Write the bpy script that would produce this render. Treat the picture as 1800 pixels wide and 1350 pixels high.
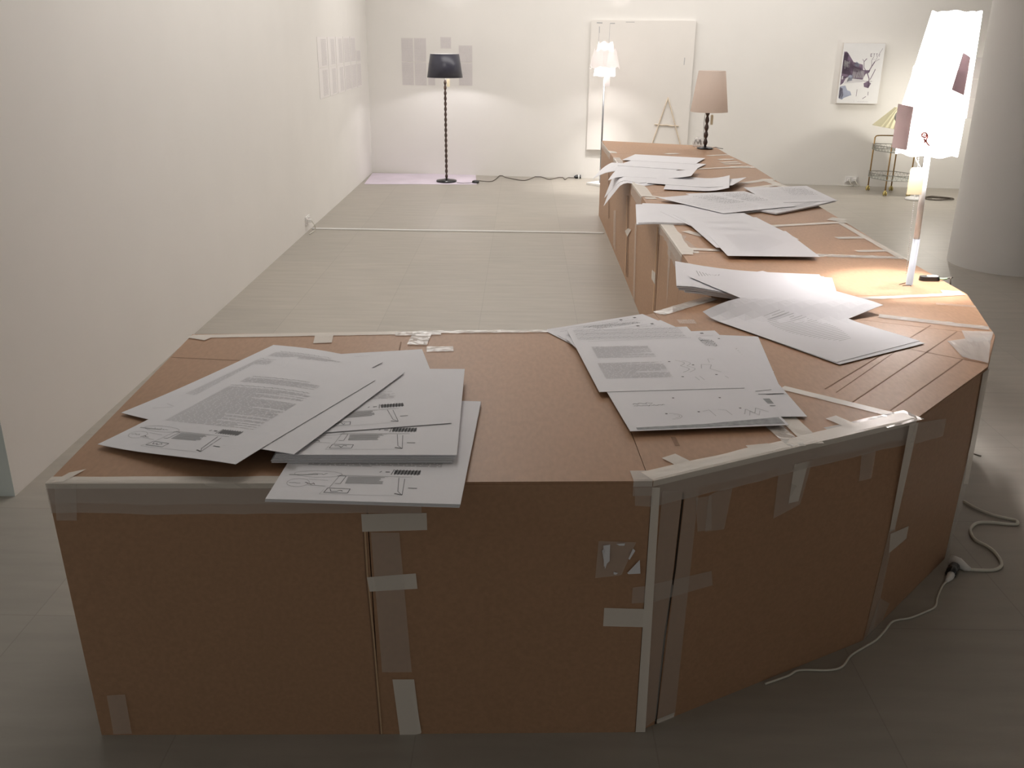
import bpy, bmesh, math, random
from mathutils import Vector, Matrix, noise
random.seed(7)
for o in list(bpy.data.objects): bpy.data.objects.remove(o, do_unlink=True)
SC = bpy.context.scene; COL = SC.collection
R = math.radians
# ------------------------------------------------------------------ camera
EYE = Vector((0, 0, 1.65)); FPX = 1629.3
FW = Vector((-0.00816625, 0.93575959, -0.35254405)); UP = Vector((-0.01321613, 0.35242402, 0.93574711)); RT = FW.cross(UP)
cam = bpy.data.cameras.new('camera'); co = bpy.data.objects.new('camera', cam); COL.objects.link(co)
co.matrix_world = Matrix(((RT.x, UP.x, -FW.x, EYE.x), (RT.y, UP.y, -FW.y, EYE.y), (RT.z, UP.z, -FW.z, EYE.z), (0, 0, 0, 1)))
cam.sensor_fit = 'HORIZONTAL'; cam.sensor_width = 36; cam.lens = 36 * FPX / 1800; cam.clip_start = .05
SC.camera = co
def ray(u, v): return FW + RT * ((u - 900) / FPX) - UP * ((v - 675) / FPX)
def hitz(u, v, z):                       # where the sight line meets the level z (floor, table top)
    d = ray(u, v); return EYE + d * ((z - EYE.z) / d.z)
def hitp(u, v, p, n):                    # where the sight line meets a wall or a panel
    d = ray(u, v); return EYE + d * ((p - EYE).dot(n) / d.dot(n))
# ------------------------------------------------------------------ world, lights, exposure
w = bpy.data.worlds.new('World'); SC.world = w; w.use_nodes = True
w.node_tree.nodes['Background'].inputs[0].default_value = (.60, .585, .55, 1)
w.node_tree.nodes['Background'].inputs[1].default_value = .37
SC.view_settings.view_transform = 'Standard'; SC.view_settings.look = 'None'
SC.view_settings.exposure = 0.15; SC.view_settings.gamma = 1; SC.view_settings.use_curve_mapping = False
def area(name, loc, size, sizey, power, col, rot=(0, 0, 0)):
    l = bpy.data.lights.new(name, 'AREA'); l.shape = 'RECTANGLE'; l.size = size; l.size_y = sizey; l.energy = power; l.color = col
    o = bpy.data.objects.new(name, l); COL.objects.link(o); o.location = loc; o.rotation_euler = rot; return o
def point(name, loc, power, col, rad=.03, parent=None):
    l = bpy.data.lights.new(name, 'POINT'); l.energy = power; l.color = col; l.shadow_soft_size = rad
    o = bpy.data.objects.new(name, l); COL.objects.link(o)
    o.location = Vector(loc) - (parent.location if parent else Vector((0, 0, 0))); o.parent = parent; return o
area('ceiling_light', (1.4, 10.0, 3.15), 5.6, 1.4, 84, (1, .965, .935))
area('ceiling_light', (-.7, 5.9, 3.15), 1.0, 4.6, 54, (1, .965, .93))
area('side_room_light', (-4.4, 0.4, 3.0), 1.6, 1.6, 12, (.9, .98, 1), (0, R(-25), 0))
# ------------------------------------------------------------------ materials
def mat(name, col, rough=.6, var=0, scale=20, bump=0, metal=0, spec=.5, stretch=(1, 1, 1), col2=None):
    m = bpy.data.materials.new(name); m.use_nodes = True; nt = m.node_tree; b = nt.nodes['Principled BSDF']
    b.inputs['Base Color'].default_value = (*col, 1); b.inputs['Roughness'].default_value = rough
    b.inputs['Metallic'].default_value = metal; b.inputs['Specular IOR Level'].default_value = spec
    if var or bump:
        tc = nt.nodes.new('ShaderNodeTexCoord'); mp = nt.nodes.new('ShaderNodeMapping'); mp.inputs['Scale'].default_value = stretch
        nz = nt.nodes.new('ShaderNodeTexNoise'); nz.inputs['Scale'].default_value = scale; nz.inputs['Detail'].default_value = 5
        nt.links.new(tc.outputs['Object'], mp.inputs[0]); nt.links.new(mp.outputs[0], nz.inputs['Vector'])
        if var:
            rp = nt.nodes.new('ShaderNodeValToRGB'); rp.color_ramp.elements[0].position = .3; rp.color_ramp.elements[1].position = .7
            c2 = col2 or tuple(c * (1 + var) for c in col)
            rp.color_ramp.elements[0].color = (*[c * (1 - var) for c in col], 1); rp.color_ramp.elements[1].color = (*c2, 1)
            nt.links.new(nz.outputs['Fac'], rp.inputs[0]); nt.links.new(rp.outputs[0], b.inputs['Base Color'])
        if bump:
            bp = nt.nodes.new('ShaderNodeBump'); bp.inputs['Strength'].default_value = bump; bp.inputs['Distance'].default_value = .002
            nt.links.new(nz.outputs['Fac'], bp.inputs['Height']); nt.links.new(bp.outputs[0], b.inputs['Normal'])
    return m
def floor_mat():
    m = mat('stone_tiles', (.5, .42, .32), .42, spec=.5); nt = m.node_tree; b = nt.nodes['Principled BSDF']
    tc = nt.nodes.new('ShaderNodeTexCoord'); mp = nt.nodes.new('ShaderNodeMapping'); mp.inputs['Location'].default_value = (.25, .31, 0)
    br = nt.nodes.new('ShaderNodeTexBrick'); br.offset = 0; br.squash = 1
    for k, v in (('Scale', 1), ('Brick Width', .6), ('Row Height', .665), ('Mortar Size', .0022), ('Mortar Smooth', .3), ('Bias', 0)): br.inputs[k].default_value = v
    br.inputs['Color1'].default_value = (.345, .315, .27, 1); br.inputs['Color2'].default_value = (.37, .335, .285, 1); br.inputs['Mortar'].default_value = (.30, .272, .23, 1)
    nz = nt.nodes.new('ShaderNodeTexNoise'); nz.inputs['Scale'].default_value = 3; nz.inputs['Detail'].default_value = 8
    m2 = nt.nodes.new('ShaderNodeMapping'); m2.inputs['Scale'].default_value = (1, 6, 1)
    mx = nt.nodes.new('ShaderNodeMix'); mx.data_type = 'RGBA'; mx.blend_type = 'OVERLAY'; mx.inputs['Factor'].default_value = .16
    nt.links.new(tc.outputs['Object'], mp.inputs[0]); nt.links.new(mp.outputs[0], br.inputs['Vector'])
    nt.links.new(tc.outputs['Object'], m2.inputs[0]); nt.links.new(m2.outputs[0], nz.inputs['Vector'])
    nt.links.new(br.outputs['Color'], mx.inputs['A']); nt.links.new(nz.outputs['Fac'], mx.inputs['B']); nt.links.new(mx.outputs['Result'], b.inputs['Base Color'])
    hs = nt.nodes.new('ShaderNodeHueSaturation'); hs.inputs['Saturation'].default_value = .9
    nt.links.new(mx.outputs['Result'], hs.inputs['Color']); nt.links.new(hs.outputs[0], b.inputs['Base Color'])
    return m
def tape_mat(name, col, alpha, rough=.22, bump=.5, spec=.6):
    m = mat(name, col, rough, 0, 30, bump, spec=spec, stretch=(1, 1, 1)); m.node_tree.nodes['Principled BSDF'].inputs['Alpha'].default_value = alpha
    return m
def shade_mat(name, col, trans):
    m = bpy.data.materials.new(name); m.use_nodes = True; nt = m.node_tree; nt.nodes.clear()
    o = nt.nodes.new('ShaderNodeOutputMaterial'); a = nt.nodes.new('ShaderNodeBsdfDiffuse'); t = nt.nodes.new('ShaderNodeBsdfTranslucent'); x = nt.nodes.new('ShaderNodeMixShader')
    wv = nt.nodes.new('ShaderNodeTexNoise'); wv.inputs['Scale'].default_value = 60
    hs = nt.nodes.new('ShaderNodeMix'); hs.data_type = 'RGBA'; hs.inputs['A'].default_value = (*[c * .93 for c in col], 1); hs.inputs['B'].default_value = (*col, 1)
    nt.links.new(wv.outputs['Fac'], hs.inputs['Factor']); nt.links.new(hs.outputs['Result'], a.inputs[0]); nt.links.new(hs.outputs['Result'], t.inputs[0])
    x.inputs[0].default_value = trans
    nt.links.new(a.outputs[0], x.inputs[1]); nt.links.new(t.outputs[0], x.inputs[2]); nt.links.new(x.outputs[0], o.inputs[0]); return m
def glass_mat(name, col, alpha):
    m = mat(name, col, .1, spec=.6); m.node_tree.nodes['Principled BSDF'].inputs['Alpha'].default_value = alpha; return m
M = dict(
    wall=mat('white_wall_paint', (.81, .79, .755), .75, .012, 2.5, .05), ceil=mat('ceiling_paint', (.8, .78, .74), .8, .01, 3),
    wend=mat('wall_end_cool_lit', (.74, .80, .78), .7, .01, 3),  # cooler light on the wall end, put into its colour
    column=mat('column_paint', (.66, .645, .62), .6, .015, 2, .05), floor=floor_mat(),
    card=mat('cardboard', (.415, .246, .148), .46, .07, 90, .12, spec=.3, stretch=(1, .35, 1)),
    crease=mat('cardboard_crease', (.26, .15, .09), .8, .05, 50), kraft=mat('cardboard_raw_edge', (.58, .39, .24), .8, .06, 80),
    dark=mat('cardboard_gap', (.03, .018, .01), .9, .05, 40),
    white_tape=tape_mat('masking_tape', (.92, .86, .78), .74, .26), clear_tape=tape_mat('clear_tape', (.86, .80, .74), .27, .18),
    side_tape=tape_mat('clear_side_tape', (.82, .74, .68), .36, .2),
    shiny_tape=tape_mat('glossy_packing_tape', (.92, .89, .85), .58, .10, .10, 1.0),
    paper=mat('printing_paper', (.80, .79, .82), .7, .012, 6), paper_grey=mat('grey_paper', (.66, .65, .69), .7, .02, 8),
    ink=mat('black_ink', (.13, .13, .135), .7, .05, 40), soft_ink=mat('faint_print', (.64, .63, .65), .7, .04, 40), mid_ink=mat('grey_print', (.44, .44, .45), .7, .04, 40),
    grey_bar=mat('grey_toner_bar', (.33, .34, .35), .7, .25, 60),
    lavender=mat('lavender_sheet', (.66, .585, .67), .6, .10, 3), black=mat('black_lacquer', (.012, .012, .014), .25, .05, 20, spec=.6),
    dark_shade=mat('black_lamp_shade', (.045, .045, .065), .3, .05, 30, spec=.5), shade_in=mat('shade_white_lining', (.85, .84, .82), .8, .02, 30),
    wood=mat('dark_turned_wood', (.06, .032, .022), .3, .2, 25, spec=.6), steel=mat('satin_aluminium', (.70, .70, .71), .42, .04, 60, metal=.35),
    pole_grey=mat('grey_pole', (.42, .43, .46), .4, .04, 40, metal=.2), pole_white=mat('white_pole', (.82, .82, .82), .45, .03, 40),
    chrome=mat('dark_chrome', (.35, .35, .37), .25, .05, 40, metal=.9), white=mat('white_plastic', (.82, .81, .79), .4, .02, 30),
    brass=mat('aged_brass', (.40, .25, .10), .35, .12, 40, metal=.8), caster=mat('brass_caster', (.55, .45, .18), .35, .1, 40, metal=.6),
    wire=mat('grey_wire', (.30, .30, .27), .45, .06, 60, metal=.5), cord_dark=mat('brown_cord', (.11, .09, .07), .6, .06, 60), cord_white=mat('white_cord', (.72, .70, .62), .5, .03, 60),
    tag=shade_mat('cream_tag', (.90, .84, .68), .45), canvas=mat('white_canvas', (.80, .77, .73), .85, .012, 4, .1), canvas_side=mat('canvas_side', (.70, .66, .62), .85, .01, 10),
    stick=mat('pale_twig', (.72, .62, .50), .8, .1, 30), beige=shade_mat('beige_lamp_fabric', (.86, .75, .68), .5),
    lit=shade_mat('white_lamp_paper', (.88, .85, .84), .4), pleat=shade_mat('pleated_cream_fabric', (.80, .76, .55), .3),
    pink=shade_mat('unlit_shade_side', (.84, .70, .69), .22), mauve=shade_mat('mauve_lamp_paper', (.66, .56, .58), .3), dome=mat('grey_dome', (.36, .34, .30), .45, .05, 30),
    plum=mat('plum_print', (.17, .12, .18), .6, .35, 9), slate=mat('slate_print', (.36, .39, .50), .6, .2, 9), poster=mat('poster_paper', (.80, .80, .80), .45, .02, 10),
    red=mat('red_pencil', (.60, .16, .12), .7, .05, 40), clear=glass_mat('clear_plastic', (.8, .8, .8), .35), green=mat('pale_green_cord', (.45, .62, .38), .5, .05, 50),
    glass=glass_mat('shelf_glass', (.55, .65, .60), .22),
)
# ------------------------------------------------------------------ mesh helpers
class MB:
    def __init__(s, root=None): s.v = []; s.f = []; s.m = []; s.root = root
    def face(s, pts, mi=0):
        n = len(s.v); s.v += [Vector(p) for p in pts]; s.f.append(list(range(n, n + len(pts)))); s.m.append(mi)
    def box(s, lo, hi, mi=0):
        x0, y0, z0 = lo; x1, y1, z1 = hi
        s.hexa([(x0, y0, z0), (x1, y0, z0), (x1, y1, z0), (x0, y1, z0)], [(x0, y0, z1), (x1, y0, z1), (x1, y1, z1), (x0, y1, z1)], mi)
    def hexa(s, a, b, mi=0):                       # prism between two outlines, a below b, counter-clockwise
        n = len(s.v); k = len(a); s.v += [Vector(p) for p in list(a) + list(b)]
        s.f.append([n + i for i in range(k)][::-1]); s.f.append([n + k + i for i in range(k)]); s.m += [mi, mi]
        for i in range(k): j = (i + 1) % k; s.f.append([n + i, n + j, n + k + j, n + k + i]); s.m.append(mi)
    def lathe(s, prof, c, seg=32, mi=0, cap=True, ax=None):      # prof: (radius, z)
        n = len(s.v); c = Vector(c)
        for r, z in prof:
            for i in range(seg):
                a = 2 * math.pi * i / seg; p = Vector((r * math.cos(a), r * math.sin(a), z)); s.v.append(c + (ax @ p if ax else p))
        for k in range(len(prof) - 1):
            for i in range(seg):
                j = (i + 1) % seg; s.f.append([n + k * seg + i, n + k * seg + j, n + (k + 1) * seg + j, n + (k + 1) * seg + i]); s.m.append(mi)
        if cap:
            s.f.append([n + i for i in range(seg)][::-1]); s.m.append(mi)
            s.f.append([n + (len(prof) - 1) * seg + i for i in range(seg)]); s.m.append(mi)
    def tube(s, pts, r, seg=8, mi=0, closed=False):
        pts = [Vector(p) for p in pts]; n = len(s.v); k = len(pts); prev = None
        for i, p in enumerate(pts):
            t = (pts[(i + 1) % k if closed else min(i + 1, k - 1)] - pts[(i - 1) % k if closed else max(i - 1, 0)])
            t = t.normalized() if t.length > 1e-9 else Vector((0, 0, 1))
            a = (prev - t * prev.dot(t)) if prev else t.orthogonal()
            a = a.normalized() if a.length > 1e-6 else t.orthogonal().normalized(); b = t.cross(a); prev = a
            rr = r[i] if isinstance(r, (list, tuple)) else r
            for q in range(seg): th = 2 * math.pi * q / seg; s.v.append(p + a * (rr * math.cos(th)) + b * (rr * math.sin(th)))
        for i in range(k if closed else k - 1):
            for q in range(seg):
                j = (q + 1) % seg; i2 = (i + 1) % k; s.f.append([n + i * seg + q, n + i * seg + j, n + i2 * seg + j, n + i2 * seg + q]); s.m.append(mi)
        if not closed:
            s.f.append([n + q for q in range(seg)][::-1]); s.m.append(mi); s.f.append([n + (k - 1) * seg + q for q in range(seg)]); s.m.append(mi)
    def slab(s, quad, nrm, t, mi=0, off=.0006):    # a thin patch lying on a surface with normal nrm
        nrm = Vector(nrm).normalized(); a = [Vector(p) + nrm * off for p in quad]
        if (a[1] - a[0]).cross(a[2] - a[0]).dot(nrm) < 0: a = a[::-1]
        s.hexa(a, [p + nrm * t for p in a], mi)
    def build(s, name, mats, parent=None, loc=None, smooth=False, root=None):
        rt = root or s.root
        org = Vector(loc) if loc is not None else (rt.location.copy() if rt else Vector((0, 0, 0)))
        me = bpy.data.meshes.new(name); me.from_pydata([p - org for p in s.v], [], s.f)
        for m in (mats if isinstance(mats, (list, tuple)) else [mats]): me.materials.append(m)
        for p, mi in zip(me.polygons, s.m): p.material_index = mi; p.use_smooth = smooth
        me.update(); o = bpy.data.objects.new(name, me); COL.objects.link(o)
        if parent: o.parent = parent
        else: o.location = org
        return o
def tag(o, label, cat=None, group=None, kind=None):
    if label: o['label'] = label
    if cat: o['category'] = cat
    if group: o['group'] = group
    if kind: o['kind'] = kind
    return o
def thing(name, loc, label, cat, group=None):
    o = bpy.data.objects.new(name, None); COL.objects.link(o); o.location = loc; o.empty_display_size = .05; return tag(o, label, cat, group)
def smooth_path(pts, n=8):
    pts = [Vector(p) for p in pts]; out = []; k = len(pts)
    for i in range(k - 1):
        p0, p1, p2, p3 = pts[max(i - 1, 0)], pts[i], pts[i + 1], pts[min(i + 2, k - 1)]
        for j in range(n):
            t = j / n; out.append(.5 * ((2 * p1) + (p2 - p0) * t + (2 * p0 - 5 * p1 + 4 * p2 - p3) * t * t + (3 * p1 - p0 - 3 * p2 + p3) * t ** 3))
    return out + [pts[-1]]
# ------------------------------------------------------------------ the room
CORNER = Vector((-1.8995, 11.9277, 0)); BT = Vector((.99331, -.11547, 0)); BN = Vector((-.11547, -.99331, 0))    # back wall: along, facing the room
def bw(s_, z, off=0): return CORNER + BT * s_ + Vector((0, 0, z)) + BN * off
XW = -1.9; HC = 3.2
def struct(mb, name, m, label=None): return tag(mb.build(name, m), label, None, None, 'structure')
b = MB(); b.box((-7, -3.5, -.1), (9.4, 12.8, 0)); struct(b, 'floor', M['floor'], 'beige stone tiles of the gallery floor')
b = MB(); b.box((-7, -3.5, HC), (9.4, 12.8, HC + .1)); struct(b, 'ceiling', M['ceil'])
b = MB(); b.box((XW - .28, 3.105, 0), (XW, 12.3, HC)); o = struct(b, 'wall_left', [M['wall'], M['wend']], 'long white wall on the left with pinned pages')
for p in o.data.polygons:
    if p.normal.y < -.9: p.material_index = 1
b = MB(); b.hexa([bw(-.3, 0, 0), bw(11, 0, 0), bw(11, 0, -.2), bw(-.3, 0, -.2)], [bw(-.3, HC, 0), bw(11, HC, 0), bw(11, HC, -.2), bw(-.3, HC, -.2)]); struct(b, 'wall_back', M['wall'], 'white back wall behind the lamps')
b = MB(); b.box((9.0, -3.5, 0), (9.2, 10.9, HC)); struct(b, 'wall_right', M['wall'])
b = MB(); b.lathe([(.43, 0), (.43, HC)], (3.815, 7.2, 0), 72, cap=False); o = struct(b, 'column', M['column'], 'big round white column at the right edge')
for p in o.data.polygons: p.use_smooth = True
# ------------------------------------------------------------------ the cardboard counter
ZT = .70
ctr = thing('cardboard_counter', (.35, 4.5, 0), 'long L-shaped counter of brown cardboard taped together on the floor', 'counter')
# outline: outer edge (bottom, top) then inner edge
OUT = [((-1.035, 1.849), (-1.058, 1.85)), ((-.337, 1.868), (-.345, 1.877)), ((.305, 1.89), (.306, 1.904)), ((1.014, 2.287), (1.059, 2.295)), ((1.45, 2.753), (1.453, 2.727)), ((1.60, 3.07), (1.63, 3.054)), ((1.765, 3.61), (1.779, 3.606)),
       ((1.765, 4.24), (1.77, 4.24)), ((1.79, 5.29), (1.79, 5.29)), ((1.81, 7.22), (1.815, 7.23)), ((1.775, 8.2), (1.775, 8.2)), ((1.775, 8.78), (1.775, 8.76)), ((1.62, 8.92), (1.62, 8.91)), ((.755, 9.12), (.755, 9.12))]
INN = [(.755, 9.12), (.757, 8.0), (.758, 6.62), (.752, 4.92), (.750, 4.30), (.742, 3.5), (.49, 3.28), (.25, 3.10), (.10, 3.05), (-1.10, 2.955)]
def panel(name, a, b_, at, bt, ztop, out, mats=None, extra=None):
    """upright sheet of cardboard from a to b (bottom) and at to bt (top), 6 mm thick, inside of the outline"""
    d = Vector((bt[0] - at[0], bt[1] - at[1], 0)).normalized(); n = Vector((d.y, -d.x, 0)); n = n if out else -n
    q = -.006
    g = .0012
    m = MB(ctr); NX, NZ = 8, 4; A, B, At, Bt = [Vector((p[0], p[1], 0)) for p in (a, b_, at, bt)]
    for k in (0, q):
        for i in range(NX + 1):
            for j in range(NZ + 1):
                f = i / NX; h = j / NZ; e = g if i == 0 else (-g if i == NX else 0)
                p = A.lerp(B, f).lerp(At.lerp(Bt, f), h); m.v.append(Vector((p.x, p.y, ztop * h)) + n * k + d * e)
    W_ = NZ + 1; K = (NX + 1) * W_
    for i in range(NX):
        for j in range(NZ): t = i * W_ + j; fc = [t, t + W_, t + W_ + 1, t + 1]; m.f += [fc, [x + K for x in fc[::-1]]]; m.m += [0, 0]
        for t, up in ((i * W_, 0), (i * W_ + NZ, 1)): fc = [t, t + K, t + W_ + K, t + W_]; m.f.append(fc[::-1] if up else fc); m.m.append(0)
    for j in range(NZ):
        for t in (j, NX * W_ + j): m.f.append([t, t + 1, t + 1 + K, t + K]); m.m.append(0)
    return m.build(name, mats or M['card'], ctr)
fnames = ['front_panel'] * 2 + ['corner_panel'] * 4 + ['outer_panel'] * 5 + ['end_panel'] * 2
for i, nm in enumerate(fnames):
    (a, at), (b2, bt) = OUT[i], OUT[i + 1]; panel(nm, a, b2, at, bt, ZT - .006, True)
for i in range(len(INN) - 1):
    if INN[i] == INN[i + 1]: continue
    a, b2 = INN[i], INN[i + 1]; panel('inner_panel', a, b2, a, b2, ZT - .006, True)
panel('side_panel', INN[-1], OUT[0][0], INN[-1], OUT[0][1], ZT - .006, True)
def top(pts, zs=None, creases=()):
    m = MB(ctr); k = len(pts); z = zs or [ZT] * k
    c = Vector((sum(p[0] for p in pts) / k, sum(p[1] for p in pts) / k, 0))
    pp = [Vector((p[0], p[1], 0)) + (c - Vector((p[0], p[1], 0))).normalized() * .0015 for p in pts]
    m.hexa([p + Vector((0, 0, h - .006)) for p, h in zip(pp, z)], [p + Vector((0, 0, h)) for p, h in zip(pp, z)])
    for (x0, y0, x1, y1, wd) in creases:
        d = Vector((x1 - x0, y1 - y0, 0)); n = Vector((-d.y, d.x, 0)).normalized() * wd / 2
        A = Vector((x0, y0, ZT)); B = Vector((x1, y1, ZT)); m.slab([A - n, B - n, B + n, A + n], (0, 0, 1), .0002, 1, .0003)
    return m.build('top_panel', [M['card'], M['crease']], ctr)
def cr(u0, v0, u1, v1, wd=.004):
    a = hitz(u0, v0, ZT); b_ = hitz(u1, v1, ZT); return (a.x, a.y, b_.x, b_.y, wd)
top([(-1.058, 1.85), (-.345, 1.877), (.30, 1.904), (.27, 2.6), (.25, 3.10), (.10, 3.05), (-1.10, 2.955)], None, [cr(300, 628, 425, 634, .003), cr(705, 601, 697, 640, .004)])
top([(.30, 1.904), (.306, 1.904), (.70, 2.108), (.56, 2.7), (.49, 3.28), (.25, 3.10), (.27, 2.6)], None, [cr(1130, 846, 1300, 796, .003), cr(1183, 768, 1191, 784, .012), cr(1290, 798, 1296, 796, .01)])
top([(.70, 2.108), (1.059, 2.295), (.74, 2.52), (.56, 2.7)])
top([(1.059, 2.295), (1.453, 2.727), (1.63, 3.054), (1.05, 3.30), (.742, 3.5), (.49, 3.28), (.56, 2.7), (.74, 2.52)], None,
    [cr(1636, 572, 1450, 684, .0045), cr(1682, 583, 1493, 711, .0045), cr(1692, 632, 1565, 722, .0045), cr(1580, 610, 1735, 640, .004), cr(1600, 600, 1470, 690, .003)])
top([(1.63, 3.054), (1.779, 3.606), (.742, 3.5), (1.05, 3.30)])
ys = [((.742, 3.5), (1.779, 3.606)), ((.750, 4.30), (1.77, 4.24)), ((.752, 4.92), (1.788, 5.13)), ((.755, 6.0), (1.80, 6.66)), ((.758, 7.06), (1.815, 7.43)), ((.757, 8.18), (1.775, 8.15))]
for (a, b2), (c2, d2) in zip(ys, ys[1:]):
    top([a, b2, d2, c2])
top([ys[-1][0], ys[-1][1], (1.775, 8.76), (1.62, 8.91), (.9, 9.10), (.755, 9.12)], [ZT, ZT, ZT, ZT, ZT + .004, ZT + .012])
# ---- tape
UPV = Vector((0, 0, 1)); TAPE = {'w': 'white_tape', 'c': 'clear_tape', 's': 'shiny_tape'}
tape_n = [0]
def tape_obj(m, kind): return m.build('tape_strip', M[TAPE[kind]], ctr)
def lay(): tape_n[0] = (tape_n[0] + 1) % 7; return .0007 + tape_n[0] * .00035
def wrinkle(quad, n, kind, off=None):
    """a strip of tape on a flat surface: subdivided, slightly wavy"""
    off = off or lay(); m = MB(ctr); a, b_, c, d = [Vector(p) for p in quad]; n = Vector(n).normalized(); sh_ = kind == 's'; N = max(2, int((b_ - a).length / (.012 if sh_ else .04))); N2 = 5 if sh_ else 2
    sd = random.random() * 50; base = len(m.v)
    for i in range(N + 1):
        for j in range(N2 + 1):
            s_, t = i / N, j / N2; p = (a * (1 - s_) + b_ * s_) * (1 - t) + (d * (1 - s_) + c * s_) * t
            m.v.append(p + n * (off + (.0016 if sh_ else .0006) * (1 + noise.noise(p * (55 if sh_ else 25) + Vector((sd, 0, 0))))))
    for i in range(N):
        for j in range(N2): q = base + i * (N2 + 1) + j; m.f.append([q, q + N2 + 1, q + N2 + 2, q + 1]); m.m.append(0)
    return tape_obj(m, kind)
def ttop(u0, v0, u1, v1, wd, kind='w', z=ZT):
    a = hitz(u0, v0, z); b_ = hitz(u1, v1, z); d = (b_ - a).normalized(); n = Vector((-d.y, d.x, 0)) * wd / 2
    return wrinkle([a - n, b_ - n, b_ + n, a + n], UPV, kind)
def tquad(px, kind, p=None, n=None):
    if p is None: q = [hitz(u, v, ZT) for u, v in px]; n = UPV
    else:
        q = [on(u, v, p, n) for u, v in px]; n = q[0][1]; q = [x[0] for x in q]
    return wrinkle(q, n, kind)
def face(i):                                   # plane of outer panel i (leaning slightly where the box leans)
    return ('face', i), None
def hitf(u, v, i):                             # where the sight line meets the (slightly twisted) outer panel i
    a, b_ = [Vector((*OUT[k][0], 0)) for k in (i, i + 1)]; at, bt = [Vector((*OUT[k][1], ZT)) for k in (i, i + 1)]
    p, n = a, (b_ - a).cross(at - a)
    for _ in range(8):
        h = hitp(u, v, p, n); t = h.z / ZT; l, r = a.lerp(at, t), b_.lerp(bt, t); f = (h - l).dot(r - l) / (r - l).length_squared
        p = l.lerp(r, f); n = (r - l).cross(at.lerp(bt, f) - a.lerp(b_, f))
    return p, n.normalized()
def on(u, v, p, n):
    if n is None: return hitf(u, v, p[1])
    return hitp(u, v, p, n), n
def edge(p0, p1, wt, ws, kind, inner=False, jag=.006):
    """tape folded over a top edge from p0 to p1: wt on the top, ws down the side"""
    m = MB(ctr); p0 = Vector((*p0, ZT)); p1 = Vector((*p1, ZT)); d = (p1 - p0).normalized(); out = Vector((d.y, -d.x, 0)); o1 = lay()
    N = max(2, int((p1 - p0).length / .035)); base = 0; sd = random.random() * 90
    for i in range(N + 1):
        p = p0.lerp(p1, i / N); k = noise.noise(p * 9 + Vector((sd, 0, 0))); h = .0008 + .001 * abs(noise.noise(p * 40))
        m.v += [p - out * (wt + jag * k) + UPV * o1, p - out * .004 + UPV * (o1 + h), p + out * (o1 + h) + UPV * (o1), p + out * (o1 + .0004) - UPV * .012, p + out * (o1 + .0006) - UPV * (ws + jag * noise.noise(p * 12))]
    for i in range(N):
        for j in range(4): q = i * 5 + j; m.f.append([q, q + 5, q + 6, q + 1]); m.m.append(1 if j == 3 else 0)
    return m.build('tape_strip', [M[TAPE[kind]], M['side_tape']], ctr)
F0, F1, F2, F3 = face(0), face(1), face(2), face(3)
edge((-1.058, 1.85), (-.22, 1.879), .032, .075, 'w'); edge((-1.058, 1.85), (-.24, 1.879), .02, .05, 'c')
tquad([(112, 848), (152, 826), (122, 832), (90, 850)], 'w'); tquad([(97, 852), (135, 852), (136, 914), (100, 914)], 'c', *F0)
edge((.262, 1.902), (.306, 1.904), .05, .035, 's')
edge((.306, 1.904), (1.059, 2.295), .045, .065, 'w'); edge((.32, 1.911), (1.04, 2.285), .03, .045, 's'); edge((.82, 2.172), (1.059, 2.295), .06, .05, 's')
FR = [([(635, 903), (750, 901), (751, 931), (637, 934)], 'w'), ([(645, 1014), (731, 1007), (734, 1034), (650, 1039)], 'w'), ([(690, 1193), (728, 1193), (740, 1288), (704, 1297)], 'w'), ([(722, 1215), (729, 1215), (741, 1286), (737, 1288)], 'w'),
      ([(652, 935), (702, 935), (724, 1180), (672, 1180)], 'c'), ([(188, 1222), (220, 1220), (232, 1289), (200, 1290)], 'c'), ([(1062, 1068), (1143, 1070), (1140, 1102), (1060, 1100)], 'w'), ([(1112, 1032), (1146, 1028), (1143, 1058), (1110, 1060)], 'c'),
      ([(1146, 856), (1160, 856), (1134, 1286), (1117, 1286)], 'w'), ([(1115, 857), (1148, 855), (1146, 890), (1116, 888)], 'c'), ([(1052, 950), (1118, 952), (1092, 1010), (1046, 1015)], 'c')]
for q, k in FR: tquad(q, k, *F1)
FA = [([(1163, 862), (1198, 862), (1152, 1262), (1126, 1283)], 'c'), ([(1205, 862), (1228, 860), (1186, 1255), (1154, 1268)], 'c'), ([(1150, 1026), (1250, 1003), (1252, 1028), (1148, 1058)], 'c'), ([(1245, 870), (1288, 850), (1272, 930), (1238, 934)], 'c'), ([(1222, 875), (1250, 870), (1250, 930), (1225, 934)], 'c'),
      ([(1368, 822), (1427, 808), (1405, 886), (1358, 911)], 'c'), ([(1395, 815), (1420, 810), (1402, 880), (1385, 884)], 'w'), ([(1513, 796), (1538, 791), (1530, 840), (1508, 845)], 'c'), ([(1150, 1266), (1185, 1252), (1184, 1262), (1158, 1273)], 'w')]
for q, k in FA: tquad(q, k, *F2)
FBq = [([(1598, 745), (1614, 742), (1572, 930), (1562, 935)], 'w'), ([(1562, 930), (1573, 930), (1532, 1115), (1517, 1124)], 'c'), ([(1564, 938), (1596, 924), (1592, 946), (1561, 972)], 'w'), ([(1613, 742), (1662, 735), (1656, 766), (1606, 780)], 'c'), ([(1545, 1050), (1562, 1060), (1540, 1110), (1520, 1122)], 'c'),
       ([(1726, 655), (1737, 648), (1700, 850), (1692, 850)], 'w'), ([(1692, 850), (1700, 850), (1668, 972), (1662, 980)], 'c')]
for q, k in FBq: tquad(q, k, *F3)
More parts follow.
